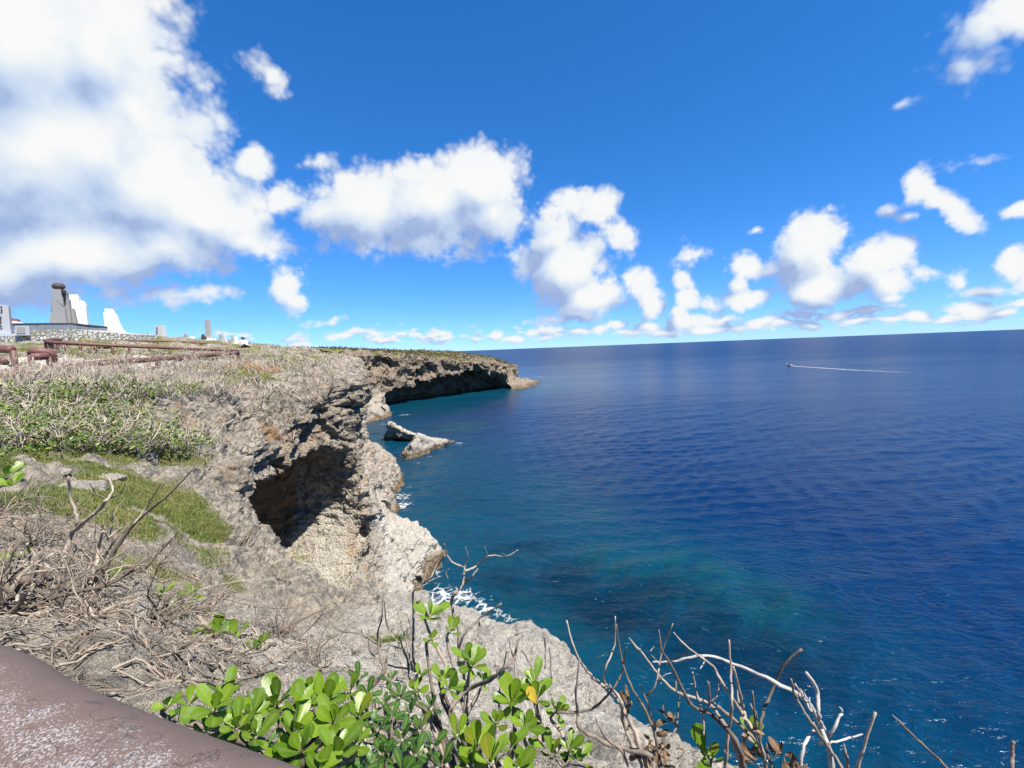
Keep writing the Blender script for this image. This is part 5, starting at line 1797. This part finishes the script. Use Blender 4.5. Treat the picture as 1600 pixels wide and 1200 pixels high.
tangle('dead shrub with a thick pale forked limb rising above the thicket', (120, 940, 4.6), 16, .9, .022, [
    ([(118, 945), (96, 930), (95, 894), (110, 839), (129, 817), (154, 797), (168, 781)], .034, .016, 4.7), ([(121, 822), (121, 808), (110, 775), (107, 745)], .018, .012, 4.8), ([(168, 781), (176, 765), (170, 748), (160, 740)], .014, .006, 4.9),
    ([(118, 930), (148, 916), (181, 858), (209, 819), (264, 773), (308, 726)], .032, .006, 4.7), ([(209, 819), (230, 790), (253, 753)], .012, .005, 4.7), ([(96, 930), (118, 938), (135, 935), (150, 920)], .034, .03, 4.6), ([(151, 885), (154, 858), (161, 830)], .016, .011, 4.6),
    ([(228, 888), (250, 862), (280, 830)], .012, .006, 4.8), ([(170, 781), (150, 770), (140, 755)], .008, .004, 4.8), ([(172, 778), (190, 770), (196, 752)], .007, .003, 4.9)], seed=3)
tangle('tangle of grey trunks and roots at the left edge above the rail', (15, 985, 3.6), 19, .8, .032, [
    ([(-20, 930), (20, 912), (50, 905), (80, 910)], .055, .04, 4.0), ([(-10, 985), (20, 970), (40, 940), (55, 900), (66, 862)], .03, .01, 3.8), ([(-10, 1010), (15, 1000), (50, 965), (80, 955)], .04, .02, 3.5), ([(55, 960), (60, 985), (62, 1015), (55, 1035)], .022, .018, 3.4),
    ([(100, 1000), (85, 1010), (75, 1030), (65, 1050)], .035, .02, 3.3), ([(-10, 960), (30, 990), (70, 1000), (110, 985)], .028, .018, 3.4), ([(40, 905), (46, 870), (42, 850)], .012, .009, 4.1), ([(60, 900), (64, 880), (66, 868)], .012, .008, 4.0)], seed=5)
tangle('flattened dead shrub with long pale stems lying right of the thicket', (230, 985, 4.2), 17, .9, .016, [
    ([(137, 951), (192, 935), (264, 927)], .013, .007, 4.2), ([(190, 1030), (240, 1020), (310, 1030), (380, 1020), (430, 990), (510, 950)], .012, .006, 3.9), ([(210, 1090), (250, 1040), (290, 1010), (315, 988)], .022, .012, 3.3),
    ([(200, 1010), (290, 1005), (340, 1005)], .018, .01, 3.9), ([(360, 1080), (420, 1035), (480, 985), (508, 955)], .010, .005, 3.6), ([(300, 925), (350, 912), (425, 905), (432, 925)], .008, .004, 5.2), ([(350, 935), (420, 950), (480, 945)], .008, .005, 4.8), ([(308, 962), (320, 975), (328, 985)], .02, .022, 4.2), ([(95, 1030), (150, 1050), (180, 1070)], .02, .012, 3.2)],
       spread=1.6, up=-.04, seed=8)
tangle('wiry dead bush in front of the cave gully, lower left centre', (430, 985, 5.0), 14, .8, .010, seed=9, kids=(3, 6))
tangle('matted grey brush left of the forked limb, on the turf', (50, 880, 5.5), 17, .85, .012, seed=10, spread=1.5)
tangle('bleached thin brush at the left edge, at the foot of the turf', (5, 850, 6.2), 16, .8, .010, seed=12, spread=1.5)
tangle('low spiky brush behind the forked limb, on the rock', (235, 870, 6.2), 14, .75, .011, seed=13, spread=1.4)
tangle('twiggy dead bush between the forked limb and the cave rim', (320, 925, 5.6), 12, .7, .009, seed=14, spread=1.4)
tangle('dark wiry bush lying behind the small seedling', (150, 1015, 3.7), 19, .7, .016, seed=15, spread=1.6, up=-.03)
tangle('small bare bush on the pale ledge below the white cliff', (545, 1010, 5.4), 9, .55, .009, seed=17)
tangle('thorny bare bush beside the grass patch on the pale ledge', (490, 1040, 4.4), 12, .55, .009, seed=18, spread=1.4)
tangle('low thicket of dead stems just beyond the rail, left of the green shrub', (235, 1075, 2.9), 12, .45, .010, seed=19, spread=1.6, up=-.02)

# ---- dry brush with green leaves on the slope below the path: a few kinds, copied
random.seed(41)
KINDS = []
for k in range(6):
    g = Geo()
    tips = []
    bush(g, (0, 0, 0), 15 if k < 4 else 17, 1.0, .013, 1.0, 2, 4, up=.10, wander=.36, kids=(2, 4), tips=tips)
    for _ in range(13):
        a = random.uniform(0, 6.28)
        rr = random.uniform(.1, .6)
        st_, rd_ = grow((math.cos(a) * rr, math.sin(a) * rr, 0), (math.cos(a) * .4, math.sin(a) * .4, 1.0), random.uniform(.6, 1.15), .014, 7, .34, .12, .45)
        g.tube(st_, rd_, 4, random.uniform(.2, .95))
        for _k in range(3):
            i_ = random.randint(3, 6)
            s2, r2 = grow(st_[i_], (random.gauss(0, .6), random.gauss(0, .6), .7), random.uniform(.2, .4), .010, 4, .35, .1)
            g.tube(s2, r2, 3, random.uniform(.5, 1.0), cap=False)
    mb = g.mesh('branches')
    mb.materials.append(MATS['bare_twig'])
    mf = None
    if k < 4:
        g = Geo()
        low = [(np.array([random.gauss(0, .42), random.gauss(0, .45), random.uniform(.06, .62)]), None) for _ in range(74 if k < 3 else 36)]
        small_leaves(g, low, 8, .095, .06)
        mf = g.mesh('foliage', False)
        mf.materials.append(MATS['small_foliage'])
    KINDS.append((mb, mf))
GREEN_SPOTS = [(20, 668, 11.5), (60, 655, 12.0), (105, 655, 12.2), (150, 650, 12.8), (200, 648, 13.5), (245, 645, 14.5), (30, 640, 13.2), (85, 632, 13.8), (135, 628, 14.5), (185, 625, 15.5), (235, 622, 16.5), (285, 640, 15.8), (-20, 650, 12), (10, 690, 10.5), (120, 675, 11.6), (175, 668, 12.4), (290, 618, 18.5), (60, 675, 11.2), (210, 662, 13), (-10, 630, 13.5), (110, 640, 13.4), (160, 638, 14), (50, 625, 14)]
BARE_SPOTS = [(15, 620, 14.5), (60, 612, 15.5), (110, 606, 17), (160, 600, 18.5), (210, 598, 20), (260, 595, 21), (310, 592, 23), (350, 588, 26), (130, 585, 21), (190, 582, 23.5), (240, 580, 26), (300, 576, 29), (345, 572, 33), (400, 572, 36), (440, 570, 38),
              (335, 612, 20), (80, 597, 17), (40, 598, 16), (275, 606, 19), (230, 608, 18), (320, 580, 27), (280, 584, 25), (370, 580, 30), (20, 604, 15.2), (150, 612, 16.2), (380, 565, 40), (420, 562, 44), (110, 592, 19), (170, 590, 21)]
ORD = ['leftmost', 'second from the left', 'third from the left', 'fourth from the left', 'fifth from the left', 'sixth from the left', 'seventh from the left', 'eighth from the left', 'ninth from the left', 'tenth from the left',
       'eleventh from the left', 'twelfth from the left', 'thirteenth from the left', 'fourteenth from the left', 'fifteenth from the left', 'sixteenth from the left']


def row_labels(spots, kind, rows):
    """label every shrub by its row (near to far) and its place along the row"""
    out = [None] * len(spots)
    order = sorted(range(len(spots)), key=lambda k: spots[k][2])
    step = math.ceil(len(order) / len(rows))
    for ri, rn in enumerate(rows):
        for j, k in enumerate(sorted(order[ri * step:(ri + 1) * step], key=lambda k: spots[k][0])):
            out[k] = kind + ', ' + ORD[j] + ' in ' + rn
    return out


SHRUB_LABELS = (row_labels(GREEN_SPOTS, 'leafy grey shrub', ['the front row above the turf', 'the second row above the turf', 'the third leafy row above the turf'])
                + row_labels(BARE_SPOTS, 'bare pale twig shrub', ['the row nearest the leafy brush', 'the row below the brown railing', 'the row along the clifftop behind']))
for i, (px, py, d) in enumerate(GREEN_SPOTS + BARE_SPOTS):
    leafy = i < len(GREEN_SPOTS)
    mb, mf = KINDS[i % 4] if leafy else KINDS[4 + i % 2]
    c = P(px, py, d)
    c[2] = top_z(c[0], c[1]) - .03
    lab = SHRUB_LABELS[i]
    t_ = thing('dry_shrub', c, lab, 'shrub', 'leafy shrubs in the brush below the railing' if leafy else 'bare shrubs in the brush along the railing')
    t_.rotation_euler = (0, 0, random.uniform(0, 6.28))
    s = random.uniform(.95, 1.35) * (1.1 if leafy else 1.0)
    t_.scale = (s, s, s * random.uniform(.7, .95))
    link('branches', mb, None, t_)
    if mf:
        link('foliage', mf, None, t_)

# ---- scrub on the plateau and the headland top: one mass
random.seed(5)
g = Geo()
gl = Geo()
def scrub_at(x, y, z, s, n):
    for _ in range(n):
        a = random.uniform(0, 6.28)
        d = np.array([math.cos(a) * .6, math.sin(a) * .6, random.uniform(.4, 1)])
        p0 = np.array([x, y, z - .05])
        p1 = p0 + unit(d) * s * random.uniform(.5, 1)
        p2 = p1 + unit(d + np.array([random.gauss(0, .6), random.gauss(0, .6), .1])) * s * .5
        r = .010 + .0004 * y
        g.tube([p0, p1, p2], [r, r * .8, r * .4], 3, random.random(), cap=False)
cand = []
for _ in range(2600):
    px = random.uniform(-40, 575)
    d = 22 + 75 * random.random() ** 1.6
    if (px < 330 and d < 45 and random.random() < .6) or (px < 100 and d < 48) or (165 < px < 395 and 44 < d < 67 and random.random() < .9):
        continue
    cand.append((ray(px, 560)[0] * d, d))
cand = np.array(cand)
cand = cand[poly_sd(cand[:, 0], cand[:, 1], COAST) > 1.2]
lc, ll = [], []
for x, y in cand:
    z = top_z(x, y)
    s = random.uniform(.22, .55)
    scrub_at(x, y, z, s, 5)
    if random.random() < .40:
        lc.append((x, y, z + s * .25))
        ll.append(.14 + .0018 * y)
link('plateau_scrub', g.mesh('plateau_scrub'), 'bare_twig', kind='stuff')
small_leaves(gl, lc, 5, np.array(ll), .18)
cand = np.stack([LRNG.uniform(-75, 3, 7000), LRNG.uniform(150, 250, 7000)], 1)
cand = cand[poly_sd(cand[:, 0], cand[:, 1], COAST) > -0.5]
hc = [(x, y, z + .1) for x, y in cand for z in (top_z(x, y),) if z > 9]
small_leaves(gl, hc, 3, .8, .4)
o = link('low_scrub_leaves', gl.mesh('low_scrub_leaves', False), 'scrub_leaf' if 'scrub_leaf' in MATS else None, kind='stuff')
simple_mat('scrub_leaf', (0.09, 0.075, 0.04), (0.20, 0.165, 0.10), .6, 0.9, 0, tone=((0.6, 0.7, 0.5), (1.3, 1.2, 1.1)))
o.data.materials.append(MATS['scrub_leaf'])

# ---- turf
rng = np.random.default_rng(3)
Vs, tn = [], []
for o, V, Q, gr in LAND_PARTS[:2]:
    c = V[Q].mean(1)
    a = 0.5 * np.linalg.norm(np.cross(V[Q[:, 2]] - V[Q[:, 0]], V[Q[:, 3]] - V[Q[:, 1]]), axis=1)
    d = np.hypot(c[:, 0], c[:, 1])
    w = a * np.clip(gr[Q].mean(1) - .25, 0, 1) * (d < 19) * (c[:, 1] > 3) / np.maximum(d, 5) ** 1.4
    k = 60000 if o.name.startswith('cliff') else 26000
    if w.sum() <= 0:
        continue
    i = rng.choice(len(Q), k, p=w / w.sum())
    uv = rng.random((k, 2))
    A_, B_, C_, D_ = (V[Q[i, j]] for j in range(4))
    base = (A_ * (1 - uv[:, :1]) + B_ * uv[:, :1]) * (1 - uv[:, 1:]) + (D_ * (1 - uv[:, :1]) + C_ * uv[:, :1]) * uv[:, 1:]
    hgt = rng.uniform(.03, .11, (k, 1)) * (0.7 + 0.9 * np.clip(vnoise(base, .8, 5), 0, 1)[:, None])
    an = rng.uniform(0, 6.28, k)
    side = np.stack([np.cos(an), np.sin(an), 0 * an], 1) * rng.uniform(.004, .009, (k, 1))
    lean = np.stack([rng.normal(.1, .5, k), rng.normal(0, .5, k), np.ones(k)], 1)
    tip = base + lean * hgt
    Vs.append(np.stack([base - side, base + side, tip], 1).reshape(-1, 3))
    tone = np.clip(0.42 + 0.45 * fbm(base, 1.4, 2, 15) + rng.normal(0, .18, k), 0, 1)
    tn.append(np.repeat(tone, 3))
V = np.concatenate(Vs)
me = build_mesh('turf_grass', V, None, np.arange(len(V)).reshape(-1, 3), False, {'tone': np.concatenate(tn)})
link('turf_grass', me, 'grass_blade', kind='stuff')

# ---- fallen twigs and stones on the near ground
random.seed(23)
g = Geo()
for _ in range(1350):
    px, py = random.uniform(0, 640), random.uniform(860, 1120)
    d = 2.2 + (1130 - py) / 270 * 5.0 + random.uniform(-.4, .4)
    c = P(px, py, d)
    z = top_z(c[0], c[1])
    if abs(z - c[2]) > 1.2:
        continue
    if px > 420 and random.random() < .55:
        continue
    a = random.uniform(0, 6.28)
    L = random.uniform(.08, .5)
    pts = []
    for s in np.linspace(-.5, .5, 5):
        x, y = c[0] + math.cos(a) * L * s + random.gauss(0, .016), c[1] + math.sin(a) * L * s + random.gauss(0, .016)
        pts.append((x, y, top_z(x, y) + random.uniform(.005, .07)))
    g.tube(pts, np.linspace(1, .5, 5) * random.choice([.003, .004, .005, .007, .010]), 4, random.random(), cap=False)
link('fallen_twigs', g.mesh('fallen_twigs'), 'bark', kind='stuff')

# ------------------------------------------------------------------ overall reflectance
# the colours above are mixed for a mid exposure; bring every surface to its real reflectance for this exposure
REFLECT = 0.72
for nm_, mt in MATS.items():
    if nm_ in ('white_plaster', 'hull_white', 'wake_foam'):
        continue
    tr_ = NT(mt.node_tree)
    for nd in list(mt.node_tree.nodes):
        sock = nd.inputs['Base Color'] if nd.type == 'BSDF_PRINCIPLED' else nd.inputs['Color'] if nd.type == 'BSDF_TRANSLUCENT' else None
        if sock is None:
            continue
        if sock.is_linked:
            src = sock.links[0].from_socket
            tr_.link(tr_.mix(1.0, src, (REFLECT,) * 3, 'MULTIPLY'), sock)
        else:
            c_ = sock.default_value
            sock.default_value = (c_[0] * REFLECT, c_[1] * REFLECT, c_[2] * REFLECT, 1)
